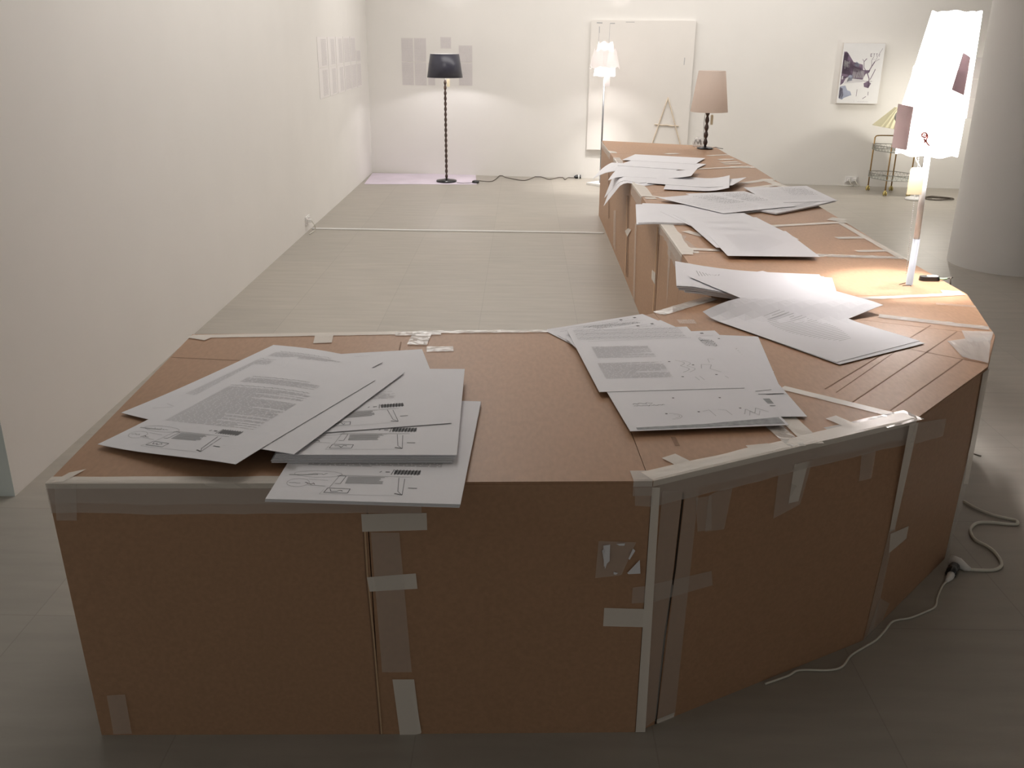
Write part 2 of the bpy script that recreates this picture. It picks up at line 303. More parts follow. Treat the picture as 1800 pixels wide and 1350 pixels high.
# tapes lying on the top
ttop(345, 592, 700, 586, .035); ttop(735, 585, 962, 583, .03, 's'); ttop(695, 588, 775, 586, .045, 's'); ttop(571, 586, 567, 604, .06); ttop(335, 592, 366, 597, .035)
ttop(743, 586, 733, 608, .065, 's'); ttop(750, 615, 797, 614, .05, 's')
ttop(1375, 682, 1603, 738, .035); ttop(1352, 706, 1432, 781, .05); ttop(1345, 738, 1402, 787, .045, 's'); ttop(1175, 803, 1221, 826, .045); ttop(1330, 783, 1345, 796, .06); ttop(1460, 735, 1500, 752, .04)
ttop(1542, 745, 1606, 730, .07, 's')
ttop(1545, 556, 1738, 578, .045, 's'); ttop(1470, 528, 1693, 517.5, .035, 's'); ttop(1655, 514, 1690, 516, .05, 's'); ttop(1645, 535, 1715, 540, .03, 'c')
tquad([(1665, 601), (1742, 592), (1737, 640), (1692, 630)], 's'); tquad([(1690, 583), (1746, 585), (1742, 600), (1700, 605)], 's')
ttop(1425, 449, 1587, 454, .055, 's'); ttop(1505, 442, 1560, 441, .04); ttop(1478, 393, 1588, 456, .035); ttop(1470, 419, 1520, 418, .05); ttop(1458, 385, 1484, 388, .1); ttop(1342, 399, 1487, 391, .045)
ttop(1325, 331, 1370, 325, .06); ttop(1308, 322, 1350, 316, .06); ttop(1350, 318, 1396, 336, .07); ttop(1345, 315, 1355, 318, .1); ttop(1263, 281, 1290, 280, .06); ttop(1267, 286, 1297, 285, .06); ttop(1272, 289, 1303, 288, .05)
ttop(1200, 299, 1318, 293, .05); ttop(1285, 294, 1325, 294, .09); ttop(1243, 274, 1283, 272, .05); ttop(1170, 271, 1192, 270, .08)
ttop(1134, 344, 1222, 355, .04); ttop(1134, 349, 1153, 349, .06); ttop(1205, 407, 1237, 416, .05); ttop(1200, 438, 1265, 441, .05); ttop(1207, 443, 1228, 444, .03)
ttop(1158, 552, 1250, 525, .055, 's'); ttop(1192, 566, 1222, 566, .05, 'c')
edge((.755, 9.12), (.757, 8.2), .06, .05, 'w'); edge((.757, 7.9), (.757, 7.0), .05, .05, 's'); edge((.758, 6.5), (.757, 5.9), .07, .08, 'w'); edge((.753, 5.05), (.750, 4.25), .06, .05, 'w', jag=.02); edge((.751, 4.7), (.750, 4.3), .08, .09, 'c', jag=.03); edge((.742, 3.5), (.49, 3.28), .03, .03, 's')
edge((.50, 9.19) if 0 else (1.60, 8.915), (.755, 9.12), .02, .03, 'c')
INX = Vector((.752, 4.9, 0)); INNV = Vector((-1, 0, 0))
for q, k in [([(1105, 401), (1110, 404), (1103, 416), (1099, 406)], 'w'), ([(1147, 474), (1153, 480), (1152, 500), (1146, 490)], 'w'), ([(1176, 424), (1182, 420), (1178, 475), (1172, 545)], 'c'), ([(1117, 392), (1120, 392), (1116, 540), (1113, 528)], 'c'), ([(1079, 370), (1083, 370), (1082, 440), (1078, 430)], 'c')]:
    tquad(q, k, INX, INNV)
# seams and sticker remnants belong to their panels
def seam(px, p, n, wd, m, name):
    s_ = MB(ctr); q = [on(u, v, p, n) for u, v in px]; n = q[0][1]; q = [x[0] for x in q]
    for a, b_ in zip(q, q[1:]):
        d = (b_ - a).normalized(); e = n.cross(d).normalized() * wd / 2; s_.slab([a - e, b_ - e, b_ + e, a + e], n, .0012, 0, .0004)
    return s_.build(name, m, ctr)
seam([(640, 905), (646, 1010), (657, 1120), (671, 1290)], *F0, .004, M['kraft'], 'seam'); seam([(637, 905), (643, 1010), (654, 1120), (668, 1290)], *F0, .003, M['crease'], 'seam')
seam([(1201, 866), (1186, 1000), (1168, 1120), (1152, 1272)], *F2, .005, M['dark'], 'seam')
seam([(1159, 400), (1155, 480), (1151, 549)], INX, INNV, .02, M['crease'], 'seam'); seam([(1156, 400), (1152, 480), (1148, 546)], INX, INNV, .03, M['kraft'], 'seam')
seam([(1104, 344), (1103, 420), (1102, 487)], INX, INNV, .025, M['crease'], 'seam'); seam([(1102, 344), (1101, 420), (1099, 482)], INX, INNV, .03, M['kraft'], 'seam'); seam([(1070, 298), (1070, 383)], INX, INNV, .03, M['crease'], 'seam')
stk = MB(ctr)
for q in [[(1060, 957), (1072, 955), (1071, 984), (1061, 994)], [(1058, 966), (1062, 962), (1066, 990), (1063, 998)], [(1102, 1005), (1124, 982), (1125, 1006), (1104, 1007)], [(1083, 954), (1098, 953), (1097, 957), (1088, 957)], [(1078, 1003), (1086, 1005), (1082, 1008), (1078, 1007)], [(1112, 962), (1116, 966), (1106, 982), (1104, 980)]]:
    stk.slab([hitf(u, v, 1)[0] for u, v in q], hitf(1100, 980, 1)[1], .0005, 0, .0055)
tag(stk.build('sticker_scraps', M['paper'], ctr), 'torn white sticker scraps')
# ------------------------------------------------------------------ sheets of paper
class Sheet:
    """A2 sheet; local u to the right along the short edge, v away along the long edge, corner 'c' placed at x, y"""
    def __init__(s, x, y, ang, c='FL', z=.702, land=False, zf=None, t=.0012, w=.42, h=.594):
        s.w, s.h = (h, w) if land else (w, h); a = R(ang); s.ux = Vector((math.cos(a), math.sin(a), 0)); s.vx = Vector((-math.sin(a), math.cos(a), 0))
        p = Vector((x, y, 0)); s.o = p - s.ux * (s.w if 'R' in c else 0) - s.vx * (s.h if 'B' in c else 0); s.z = z; s.t = t; s.zf = zf; s.ink = []
    def at(s, u, v, up=0):
        p = s.o + s.ux * u + s.vx * v
        if s.zf: x, y, z = s.zf(p.x, p.y, s.z, u / s.w, v / s.h); return Vector((x, y, z + up))
        return Vector((p.x, p.y, s.z + up))
    def quad(s, u0, v0, u1, v1, mi=1): s.ink.append(([(u0, v0), (u1, v0), (u1, v1), (u0, v1)], mi))
    def line(s, pts, wd=.0016, mi=1):
        for (a, b_), (c, d) in zip(pts, pts[1:]):
            L = math.hypot(c - a, d - b_) or 1e-6; nx, ny = -(d - b_) / L * wd / 2, (c - a) / L * wd / 2
            k = max(1, int(L / .06))
            for i in range(k):
                f0, f1 = i / k, (i + 1) / k; p = (a + (c - a) * f0, b_ + (d - b_) * f0); q = (a + (c - a) * f1, b_ + (d - b_) * f1)
                s.ink.append(([(p[0] - nx, p[1] - ny), (q[0] - nx, q[1] - ny), (q[0] + nx, q[1] + ny), (p[0] + nx, p[1] + ny)], mi))
    def text(s, u0, v0, u1, v1, lh=.0058, mi=2, fill=.93):
        v = v1
        while v - lh > v0:
            u = u0; end = u1 if random.random() < .8 else u0 + (u1 - u0) * random.uniform(.4, 1)
            while u < end:
                L = random.uniform(.008, .03); 
                if u + L > end: L = end - u
                if L > .002: s.quad(u, v - lh * .55, u + L, v - lh * .08, mi)
                u += L + .0035
            v -= lh
    def scrawl(s, u, v, L, h=.008, mi=3, slope=0):
        pts = []; n = max(4, int(L / .004))
        for i in range(n): pts.append((u + L * i / n, v + slope * L * i / n + random.uniform(-h, h) * .5))
        s.line(pts, .0017, mi)
    def build(s, label, group=None, name='paper_sheet', mats=None, nu=10, nv=14):
        m = MB(); N = (nu + 1) * (nv + 1)
        for up in (0, s.t):
            for i in range(nu + 1):
                for j in range(nv + 1): m.v.append(s.at(s.w * i / nu, s.h * j / nv, up))
        for i in range(nu):
            for j in range(nv):
                q = i * (nv + 1) + j; f = [q, q + nv + 1, q + nv + 2, q + 1]; m.f.append(f[::-1]); m.f.append([k + N for k in f]); m.m += [0, 0]
        rim = [i * (nv + 1) for i in range(nu + 1)] + [nu * (nv + 1) + j for j in range(1, nv + 1)] + [i * (nv + 1) + nv for i in range(nu - 1, -1, -1)] + [j for j in range(nv - 1, 0, -1)]
        for a, b_ in zip(rim, rim[1:] + rim[:1]): m.f.append([a, b_, b_ + N, a + N]); m.m.append(0)
        for q, mi in s.ink: m.face([s.at(max(0, min(s.w, u)), max(0, min(s.h, v)), s.t + .0004) for u, v in q], mi)
        return tag(m.build(name, mats or [M['paper'], M['ink'], M['soft_ink'], M['mid_ink'], M['grey_bar']], loc=s.at(s.w / 2, s.h / 2)), label, 'paper sheet', group)
def diagram(s, k=1.0):
    s.quad(.255, .135, .315, .155); 
    for i in range(9): s.line([(.25 + i * .0075, .131), (.253 + i * .0075, .158)], .002)
    s.line([(.235, .144), (.245, .144)], .004); s.line([(.222, .141), (.226, .147)], .002)
    s.line([(.125, .06), (.135, .122), (.30, .122)], .0015, 3)
    for i in range(7): s.line([(.155, .083 + i * .005), (.232 + random.uniform(-.008, .008), .086 + i * .005)], .0035, 3)
    s.line([(.13, .118), (.15, .118), (.145, .08), (.133, .08)], .0014); s.line([(.15, .118), (.245, .118)], .001, 3)
    s.line([(.118, .036), (.17, .036), (.172, .056), (.122, .058), (.118, .036)], .0018); s.scrawl(.128, .047, .034, .014, 1)
    s.line([(.27, .117), (.278, .05), (.29, .034), (.284, .112)], .0014); s.line([(.272, .04), (.29, .034)], .004); s.line([(.298, .068), (.318, .067)], .003)
    s.line([(.115, .05), (.11, .028), (.28, .03)], .0009, 3)
    for cx_, cy_, rx, ry in ((.05, .08, .025, .02), (.085, .125, .055, .016)):
        s.line([(cx_ + rx * math.cos(a * .42), cy_ + ry * math.sin(a * .42)) for a in range(16)], .0011, 3)
    s.line([(.02, .118), (.085, .122)], .004, 3); s.scrawl(.06, .125, .05, .008, 3); s.line([(.075, .07), (.115, .066)], .0014, 3); s.line([(.07, .098), (.115, .094)], .001, 3); s.scrawl(.065, .078, .028, .012, 1); s.scrawl(.03, .082, .03, .01, 3)
def full_text(s, top_=.545):
    s.scrawl(.07, top_, .2, .006, 3); s.text(.06, top_ - .05, .31, top_ - .01, .006, 2); s.scrawl(.05, top_ - .07, .27, .006, 3); s.text(.05, .17, .33, top_ - .08, .0062, 2)
GA = 'printed sheets on the near left of the counter'
# support: flat on the left of the counter, riding up onto the thick stack at the right
def ride(x, y, z, u, v): t = max(0, min(1, (x + 1.02) / .45)); t = t * t * (3 - 2 * t); return x, y, ZT + .0015 + (z - ZT) * t + .0012 * (1 - t) * ((z - .73) / .0016)
def lvl(x, y, z, u, v): return x, y, z
for k in range(3):
    s = Sheet(-.125 + .0012 * k, 1.757 - .0006 * k, -2 + .15 * k, 'FR', .7040 + .0034 * k, t=.0024)
    if k == 2: diagram(s); s.text(.05, .165, .36, .30, .006, 3)
    s.build(['bottom sheet of the stack overhanging the counter front', 'middle sheet of the stack overhanging the counter front', 'top sheet overhanging the counter front with diagrams under grey text'][k], GA)
for k in range(6):
    s = Sheet(-.575 + random.uniform(-.003, .003) + .002 * k, 1.943 + .0012 * k, 1.5 + random.uniform(-.4, .4), 'FL', .7145 + .0033 * k, t=.0019)
    if k == 5: diagram(s)
    s.build(['lowest sheet of the six-layer stack on the near left', 'second layer from below in the six-layer stack', 'third layer from below in the six-layer stack', 'third layer from the top in the six-layer stack', 'second layer from the top in the six-layer stack', 'uppermost layer of the thick stack, diagrams near its front edge'][k], GA)
s = Sheet(-.17, 2.145, 13, 'FR', .7345, t=.0009); diagram(s); s.scrawl(.06, .56, .2, .006, 2); s.text(.12, .19, .3, .25, .006, 2); s.build('sheet turned anticlockwise on the thick stack, showing its back right corner', GA)
s = Sheet(-1.05, 2.25, -27, 'FL', .7362, zf=ride, t=.0011); full_text(s); s.line([(.05, .06), (.1, .09), (.06, .1)], .001, 3); s.build('sheet pointing away from the left edge with a faint drawing near its left corner', GA)
s = Sheet(-.518, 1.935, -18.5, 'FR', .7385, zf=ride, t=.0009); s.build('mostly blank sheet slipped under the top text sheet at the front left', GA)
s = Sheet(-1.022, 2.042, -23, 'FL', .7408, zf=ride, t=.0009); full_text(s, .50); diagram(s); s.build('topmost text sheet on the near left, diagrams along its front edge', GA)
# ---- the fanned pile at the bend
GB = 'fanned sheets at the bend of the counter'
def sag(x, y, z, u, v): return x, y, z
def doodle(s, band=True):
    if band: s.ink.append(([(.02, .006), (.2, .006), (.2, .026), (.02, .02)], 4)); s.ink.append(([(.2, .006), (.412, .008), (.412, .052), (.28, .036), (.2, .026)], 4))
    for (u, v) in ((.12, .10), (.21, .105), (.33, .12), (.30, .20), (.17, .21)): s.quad(u, v, u + .006, v + .006)
    s.line([(.13 + .03 * math.sin(a * .4), .085 + .02 * math.cos(a * .4)) for a in range(9)], .0016, 3); s.line([(.14 + .014 * math.sin(a * .4), .085 + .01 * math.cos(a * .4)) for a in range(9)], .0014, 3)
    s.line([(.225, .11), (.245, .118), (.25, .075)], .0015, 3); s.line([(.27, .12), (.29, .112), (.295, .078)], .0015, 3)
    s.line([(.33, .08), (.345, .115), (.36, .085), (.375, .12), (.40, .09)], .002, 3); s.line([(.34, .07), (.352, .1), (.366, .07), (.38, .1)], .0015, 3)
    s.scrawl(.05, .18, .06, .01, 1); s.scrawl(.05, .165, .09, .008, 1)
def holes(s):
    for u in (.30, .36): s.quad(u, .562, u + .011, .573)
    for q in range(5): s.scrawl(.14 + .01 * q, .56 - .012 * q, .2, .012, 1 if q % 2 else 3, -.18)
sh = [(.08, 3.045, 30, 'BL', .7022, 'bottom sheet of the fanned pile reaching over the inner edge'), (.125, 2.985, 27, 'BL', .7036, 'second fanned sheet at the bend with two black marks at its far corner'), (.74, 2.40, -6, 'FR', .7050, 'fanned sheet at the bend whose front right corner sticks out under the others'),
      (.735, 2.88, 3, 'BR', .7064, 'fanned sheet at the bend with a pale right edge beside the cardboard crease'), (.70, 2.36, 4, 'FR', .7078, 'fanned sheet at the bend with a grey bar showing at its right tip'), (.665, 3.04, 8, 'BR', .7092, 'fanned sheet at the bend with black marks along its back edge'), (.15, 2.93, 16, 'BL', .7106, 'fanned sheet at the bend covered with handwritten lines toward the back'),
      (.282, 2.16, 7.5, 'FL', .7120, 'front sheet of the fanned pile with scribbles and a grey bar along its bottom'), (.224, 2.43, 6.5, 'FL', .7134, 'topmost text sheet of the fanned pile, curved letter shapes on its right')]
for k, (x, y, a, c, z, lb) in enumerate(sh):
    s = Sheet(x, y, a, c, z, t=.0009)
    if k in (0, 1): holes(s); [s.scrawl(.02 + .02 * (i % 3), .57 - .02 * i, .33, .007, 3 if i % 2 else 2) for i in range(12)]; s.line([(.02, .52), (.06, .35)], .003, 3)
    elif k == 2: s.quad(.3, .01, .42, .045, 4); s.scrawl(.30, .09, .06, .02, 2)
    elif k == 3: [s.scrawl(.26, .57 - .02 * q, .13, .01, 3) for q in range(6)]; s.quad(.36, .575, .369, .584)
    elif k == 4: s.quad(.3, .012, .42, .05, 4); s.quad(.32, .25, .326, .256)
    elif k == 5: holes(s); s.quad(.40, .5, .407, .507); s.scrawl(.1, .54, .3, .008, 2); [s.scrawl(.22, .53 - .012 * q, .16, .014, 1 if q % 2 else 3, -.25) for q in range(6)]
    elif k == 6: [s.scrawl(.02, .57 - .017 * i, .38, .008, 3 if i % 3 else 1) for i in range(14)]; s.line([(.17, .55), (.19, .50)], .002, 3)
    elif k == 7: doodle(s)
    else:
        [s.scrawl(.02, .578 - .0145 * i, .37, .007, 3 if i % 3 else 1) for i in range(8)]; s.line([(.05, .455), (.40, .47)], .0012, 3)
        s.text(.05, .28, .235, .40, .0058, 2); s.text(.04, .10, .24, .24, .0058, 2)
        s.line([(.285 + .022 * math.sin(a * .5) * (1 if a < 7 else -1), .20 - .0085 * a + .05) for a in range(14)], .0018, 3); s.line([(.305 + .02 * math.sin(a * .5) * (1 if a < 7 else -1), .195 - .008 * a + .05) for a in range(14)], .0016, 3)
        s.line([(.345, .17), (.355, .205), (.385, .20), (.37, .165), (.395, .135)], .0018, 3); s.line([(.385, .22), (.39, .255), (.41, .25)], .0014, 3)
        for u, v in ((.26, .235), (.325, .20), (.265, .10), (.37, .11)): s.quad(u, v, u + .007, v + .006)
        s.line([(.305, .10), (.31, .07)], .0016, 3); s.line([(.32, .105), (.325, .072)], .0016, 3); s.line([(.395, .1), (.40, .08)], .0016, 3)
    s.build(lb, GB)
# ---- piles along the arm; a sheet that passes the inner edge droops over it
def droop(x, y, z, u, v, xe=.742, rad=.10, mx=1.25, k=1.0):
    if x < xe:
        d = (xe - x); th = min(d / rad * k, mx); arc = th * rad / k if k else 0
        zz = z - rad * (1 - math.cos(th)); xx = xe - rad * math.sin(th); rest = d - th * rad / k
        if rest > 0: xx -= rest * math.cos(mx); zz -= rest * math.sin(mx)
        return xx, y, zz
    return x, y, z
def soft(x, y, z, u, v): return droop(x, y, z, u, v, .742, .8, .25)
def wave(x, y, z, u, v): return x, y, z + .012 * (2 * (u - .5)) ** 2
GC = 'blank-looking sheets by the tall lit lamp'
def stack(spec, group, mark=None, zf=None):
    for k, (x, y, a, c, z, land, t, lb) in enumerate(spec):
        s = Sheet(x, y, a, c, z, land, zf, t)
        if mark: mark(s, k)
        s.build(lb, group)
def up_left(x, y, z, u, v): return x, y, z + .03 * max(0, .85 - x) / .25
def lines(s, u0, v0, u1, v1, n, mi=2, wd=.002):
    for i in range(n):
        v = v0 + (v1 - v0) * i / n; k = (i + 1) / n; s.line([(u0, v), (u0 + (u1 - u0) * (.35 + .65 * min(1, 2 * k) * (1 if k < .6 else 1.3 - .5 * k)), v)], wd, mi)
def mkC(s, k):
    if k == 5: lines(s, .05, .35, .10, .52, 7, 3, .003); lines(s, .2, .22, .34, .42, 12, 2)
    if k == 1: [s.line([(.215 - .10 * math.sin(math.pi * (i + 3) / 30), .14 + .014 * i), (.215 + .10 * math.sin(math.pi * (i + 3) / 30), .14 + .014 * i)], .0026, 3) for i in range(24)]
def heave0(x): t = max(0, min(1, (1.02 - x) / .36)); return .03 * t * t
def climb(x, y, z, u, v):
    t = max(0, min(1, (y - 3.17) / .18)); t = t * t * (3 - 2 * t); return x, y, z + t * (.0318 + heave0(x))
stack([(1.335, 3.315, 33, 'FR', .7022, False, .001, 'sheet by the lit lamp half covered by the striped sheet'), (.99, 2.72, 32.5, 'FL', .7036, False, .001, 'lower sheet with a faint striped print, its near corner pointing at the bend'), (.985, 2.735, 33.5, 'FL', .7050, False, .001, 'brightly lit sheet with a lined oval print beside the lit lamp')], GC, lambda s, k: mkC(s, k - 1) if k else None, climb)
def heave(x, y, z, u, v): t = max(0, min(1, (1.02 - x) / .36)); return x, y, z + .03 * t * t
stack([(.662, 3.862, -5, 'BL', .7052, True, .006, 'lowest thick layer of the pile overhanging the inner edge opposite the lit lamp'), (.655, 3.868, -7, 'BL', .7115, True, .006, 'second layer of the pile overhanging the inner edge opposite the lit lamp'), (.660, 3.872, -8.5, 'BL', .7180, True, .005, 'third layer of the pile overhanging the inner edge opposite the lit lamp'),
       (.668, 3.865, -10, 'BL', .7235, True, .003, 'layer just under the two top sheets of the pile by the lit lamp')], GC, None, heave)
s = Sheet(.70, 3.87, -13, 'BL', .7270, True, heave, t=.001); s.build('pale sheet near the top of the pile by the lit lamp, turned slightly clockwise', GC)
s = Sheet(.652, 3.866, -8, 'BL', .7286, True, heave, t=.001); [s.line([(.085 + .012 * i, .30 - .006 * i), (.095 + .012 * i, .20 + .014 * i)], .004, 3) for i in range(8)]; s.scrawl(.12, .07, .10, .006, 2); s.build('top sheet of the pile by the lit lamp with short striped lines at its left', GC)
GD = 'blank sheets fanned across the middle of the arm'
def mkD(s, k):
    if k >= 3: lines(s, .08, .1, .33, .5, 40, 2, .0012)
stack([(.62, 5.00, -6, 'FL', .7022, False, .006, 'lower sheet of the left half-pile that overhangs the inner edge mid-arm'), (.63, 5.01, -9, 'FL', .7085, False, .004, 'upper sheet of the left half-pile that overhangs the inner edge mid-arm'),
       (.79, 5.31, 14, 'BL', .7130, False, .001, 'sheet turned farthest anticlockwise in the mid-arm fan'), (1.365, 4.70, 10, 'FR', .7144, False, .001, 'mid-arm fan sheet, upper of the two right corners peeking out'), (1.372, 4.56, 7, 'FR', .7158, False, .001, 'mid-arm fan sheet, lower of the two right corners peeking out'), (1.34, 4.36, 3, 'FR', .7172, False, .001, 'mid-arm fan sheet just under the topmost one'), (.938, 4.16, 0, 'FL', .7186, False, .001, 'topmost sheet of the mid-arm fan, nearest the lamp pole')], GD, mkD, soft)
GE = 'sheets overhanging the outer edge of the arm'
def tipup(x, y, z, u, v): return x, y, z + .05 * max(0, x - 1.5) ** 1.5
def mkE(s, k):
    if k == 1: [s.scrawl(.04, .05 + .03 * i, .5, .008, 2) for i in range(5)]; lines(s, .1, .02, .5, .1, 6, 3)
    if k >= 2: [s.scrawl(.22, .26 + .045 * i, .17, .025, 1) for i in range(7)]; [s.scrawl(.03, .08 + .03 * i, .34, .012, 3 if i % 2 else 2) for i in range(14)]
stack([(1.22, 5.32, 27, 'FL', .7022, True, .004, 'lowest sheet of the pile overhanging the outer edge, dark gap beneath'), (1.45, 5.30, 40, 'FL', .7066, True, .008, 'thick grey-edged layer overhanging the outer edge of the arm'), (1.91, 5.66, 2, 'FR', .7152, False, .002, 'right-hand sheet overhanging the outer edge with dark scribbles'),
       (1.62, 5.50, 18, 'FR', .7176, False, .001, 'faintly written sheet on top of the pile overhanging the outer edge'), (1.50, 5.45, 30, 'FR', .7190, False, .001, 'left-hand top sheet of the pile overhanging the outer edge')], GE, mkE, tipup)
def fold(x, y, z, u, v): return droop(x, y, z, u, v, .742, .07, 1.15)
def fold2(x, y, z, u, v): x, y, z = droop(x, y, z, u, v, .742, .12, .9); return x, y, z + .03 * (2 * (u - .45)) ** 2 * (1 if x > .8 else 0)
GF = 'curled sheets near the far end, folded over the inner edge'
stack([(.83, 6.35, 38, 'FL', .7022, False, .001, 'curled sheet folded steepest over the inner edge'), (.80, 6.45, 30, 'FL', .7036, False, .003, 'curled sheet folded over the inner edge with a grey underside')], GF, None, fold)
def belly(x, y, z, u, v):
    x, y, z = droop(x, y, z, u, v, .742, .25, .5); return x, y, z + .028 * max(0, u - .6) ** 2 / .16
stack([(1.30, 7.02, -16, 'BR', .7066, True, .001, 'long sheet lying back in the pile folded over the inner edge'), (1.34, 6.08, -12, 'FR', .7085, False, .001, 'front curled sheet with its right end lifting off the cardboard')], GF, None, belly)
s = Sheet(1.56, 6.56, -25, 'BR', .710, True, belly, .001); s.build('wide curled sheet whose right tip points to the outer edge', GF)
GG = 'bowed sheets before the beige table lamp'
def bow(x, y, z, u, v): return droop(x, y, z, u, v, .742, .3, .6)
stack([(1.05, 6.90, -27, 'FR', .7022, True, .004, 'left-hand bowed sheet reaching over the inner edge near the far end'), (1.28, 7.10, -24, 'FR', .7066, True, .003, 'middle bowed sheet before the table lamp'), (1.36, 7.46, -21, 'FR', .7100, True, .001, 'rearmost bowed sheet nearest the beige table lamp')], GG, None, bow)
# ------------------------------------------------------------------ lamps
def turned(z0, z1, pitch, r0, r1):
    n = max(1, round((z1 - z0) / pitch)); p = []
    for k in range(n):
        for j in range(6): t = j / 6; p.append((r0 + (r1 - r0) * math.sin(math.pi * t) ** 1.3, z0 + (z1 - z0) * (k + t) / n))
    return p + [(r0, z1)]
def cone(m, c, r0, z0, r1, z1, t=.003, seg=48, mi=0, mi2=None, wob=0, open_=True, tilt=(0, 0), wf=5):
    n = len(m.v); sd = random.random() * 40
    for (ra, za, rb, zb) in ((r0, z0, r1, z1), (r0 - t, z0, r1 - t, z1))[:2 if t else 1]:
        for f in (0, .5, 1):
            for i in range(seg):
                a = 2 * math.pi * i / seg; r = ra + (rb - ra) * f; q = 1 + wob * noise.noise(Vector((math.cos(a) * wf * .4, math.sin(a) * wf * .4, sd + f)))
                zz = za + (zb - za) * f + (wob * .12 * math.sin(a * wf + sd) if f in (0, 1) else 0)
                m.v.append(Vector((c[0] + r * q * math.cos(a) + tilt[0] * (zz - z0), c[1] + r * q * math.sin(a) + tilt[1] * (zz - z0), c[2] + zz)))
    for L in ((0, 1) if t else (0,)):
        for f in range(2):
            for i in range(seg):
                j = (i + 1) % seg; b0 = n + L * 3 * seg + f * seg; F = [b0 + i, b0 + j, b0 + seg + j, b0 + seg + i]
                m.f.append(F if L == 0 else F[::-1]); m.m.append(mi if L == 0 else (mi if mi2 is None else mi2))
    for f in ((0, 2) if t else ()):
        for i in range(seg):
            j = (i + 1) % seg; F = [n + f * seg + i, n + f * seg + j, n + 3 * seg + f * seg + j, n + 3 * seg + f * seg + i]; m.f.append(F if f else F[::-1]); m.m.append(mi)
def tagcard(root, p, w_, h_, name='price_tag', m=None, yaw=0):
    b_ = MB(root); p = Vector(p); dx = Vector((math.cos(yaw), math.sin(yaw), 0)) * w_ / 2; t = Vector((-math.sin(yaw), math.cos(yaw), 0)) * .0012
    k = .8
    a = [p - dx, p + dx, p + dx + Vector((0, 0, h_ * .9)), p + dx * k + Vector((0, 0, h_)), p - dx * k + Vector((0, 0, h_)), p - dx + Vector((0, 0, h_ * .9))]
    b_.hexa([q + t for q in a], [q - t for q in a]); return b_.build(name, m or M['tag'], root)
# -- black shaded floor lamp
D = hitz(785, 320, 0)
L = thing('floor_lamp', D, 'black-shaded floor lamp with a turned beaded stem on the lavender sheet', 'floor lamp')
b = MB(L); b.lathe([(.118, .004), (.122, .012), (.118, .024), (.05, .034), (.02, .042)], D, 40); b.build('base', M['black'], L, smooth=True)
b = MB(L); b.lathe(turned(.04, 1.16, .058, .009, .017), D, 16); b.build('stem', M['wood'], L, smooth=True)
b = MB(L); cone(b, D, .205, 1.185, .165, 1.44, .003, 56, 0, 1); b.build('lamp_shade', [M['dark_shade'], M['shade_in']], L, smooth=True)
b = MB(L); b.lathe([(.012, 1.16), (.02, 1.19), (.02, 1.24), (.012, 1.25)], D, 16); b.build('socket', M['white'], L)
b = MB(L); b.lathe([(.012, 1.25), (.028, 1.29), (.028, 1.31), (.01, 1.335)], D, 16); b.build('bulb', M['white'], L, smooth=True).visible_shadow = True
b = MB(L)
for i in range(3): a = i * 2.09; b.tube([D + Vector((0, 0, 1.245)), D + Vector((.19 * math.cos(a), .19 * math.sin(a), 1.245))], .0025, 6)
b.build('shade_ring', M['steel'], L)
b = MB(L); b.tube([D + Vector((.03, -.03, 1.22)), D + Vector((.035, -.035, 1.16))], .0015, 6); b.build('tag_string', M['cord_white'], L)
tagcard(L, D + Vector((.04, -.04, 1.085)), .035, .085)
point('bulb_light', D + Vector((0, 0, 1.275)), 36, (1, .96, .98), .03, L)
cd = [hitz(u, v, .006) for u, v in [(803, 321), (815, 322), (830, 321)]]
cd2 = [hitz(u, v, .006) for u, v in [(836, 317), (860, 319), (870, 316), (880, 308), (890, 312), (918, 317), (930, 315), (944, 309.6), (955, 312), (966, 315), (987, 311), (993, 315.5), (1000, 311.5), (1010, 311)]]
b = MB(L); b.tube(smooth_path(cd + [hitz(834, 320, .008)]), .004, 6); cd2 = [p + BN * max(0, .02 - (p - CORNER).dot(BN)) for p in smooth_path(cd2)]; b.tube(cd2, .0045, 6); b.build('power_cord', M['cord_dark'], L, smooth=True)
fs = hitz(836, 322, 0); b = MB(L); b.lathe([(.04, .002), (.044, .012), (.04, .026), (.022, .034), (.003, .036)], fs, 24); tag(b.build('foot_switch', M['black'], L, smooth=True), 'round black foot switch')
pl = hitz(1013, 311, .02); b = MB(L)
ax = Matrix.Rotation(R(90), 3, 'Y'); b.lathe([(.008, -.03), (.026, .0), (.026, .02)], pl, 16, 0, True, ax); b.lathe([(.026, .024), (.026, .034)], pl, 16, 1, True, ax); b.lathe([(.026, .04), (.026, .055)], pl, 16, 0, True, ax); b.build('plug', [M['black'], M['white']], L)
# -- cluster-shaded white floor lamp at the back
Wp = hitz(1050, 325, 0)
L = thing('floor_lamp', Wp, 'white floor lamp with clustered paper shades by the large canvas, behind the counter', 'floor lamp')
b = MB(L); b.hexa([Wp + Vector(p) for p in ((-.13, .02, .002), (.03, -.14, .002), (.19, .02, .002), (.03, .17, .002))], [Wp + Vector(p) for p in ((-.13, .02, .025), (.03, -.14, .025), (.19, .02, .025), (.03, .17, .025))]); b.build('base', M['white'], L)
b = MB(L); b.tube([Wp + Vector((.03, 0, .02)), Wp + Vector((.03, 0, 1.2))], .010, 12); b.build('pole', M['chrome'], L, smooth=True)
Wc = Wp + Vector((.03, 0, 0))
b = MB(L); cone(b, Wc, .125, 1.33, .085, 1.575, 0, 40, wob=.10); b.build('upper_shade', M['lit'], L, smooth=True)
b = MB(L); cone(b, Wc + Vector((-.055, -.02, 0)), .115, 1.315, .07, 1.50, 0, 40, wob=.12); b.build('left_shade', M['lit'], L, smooth=True)
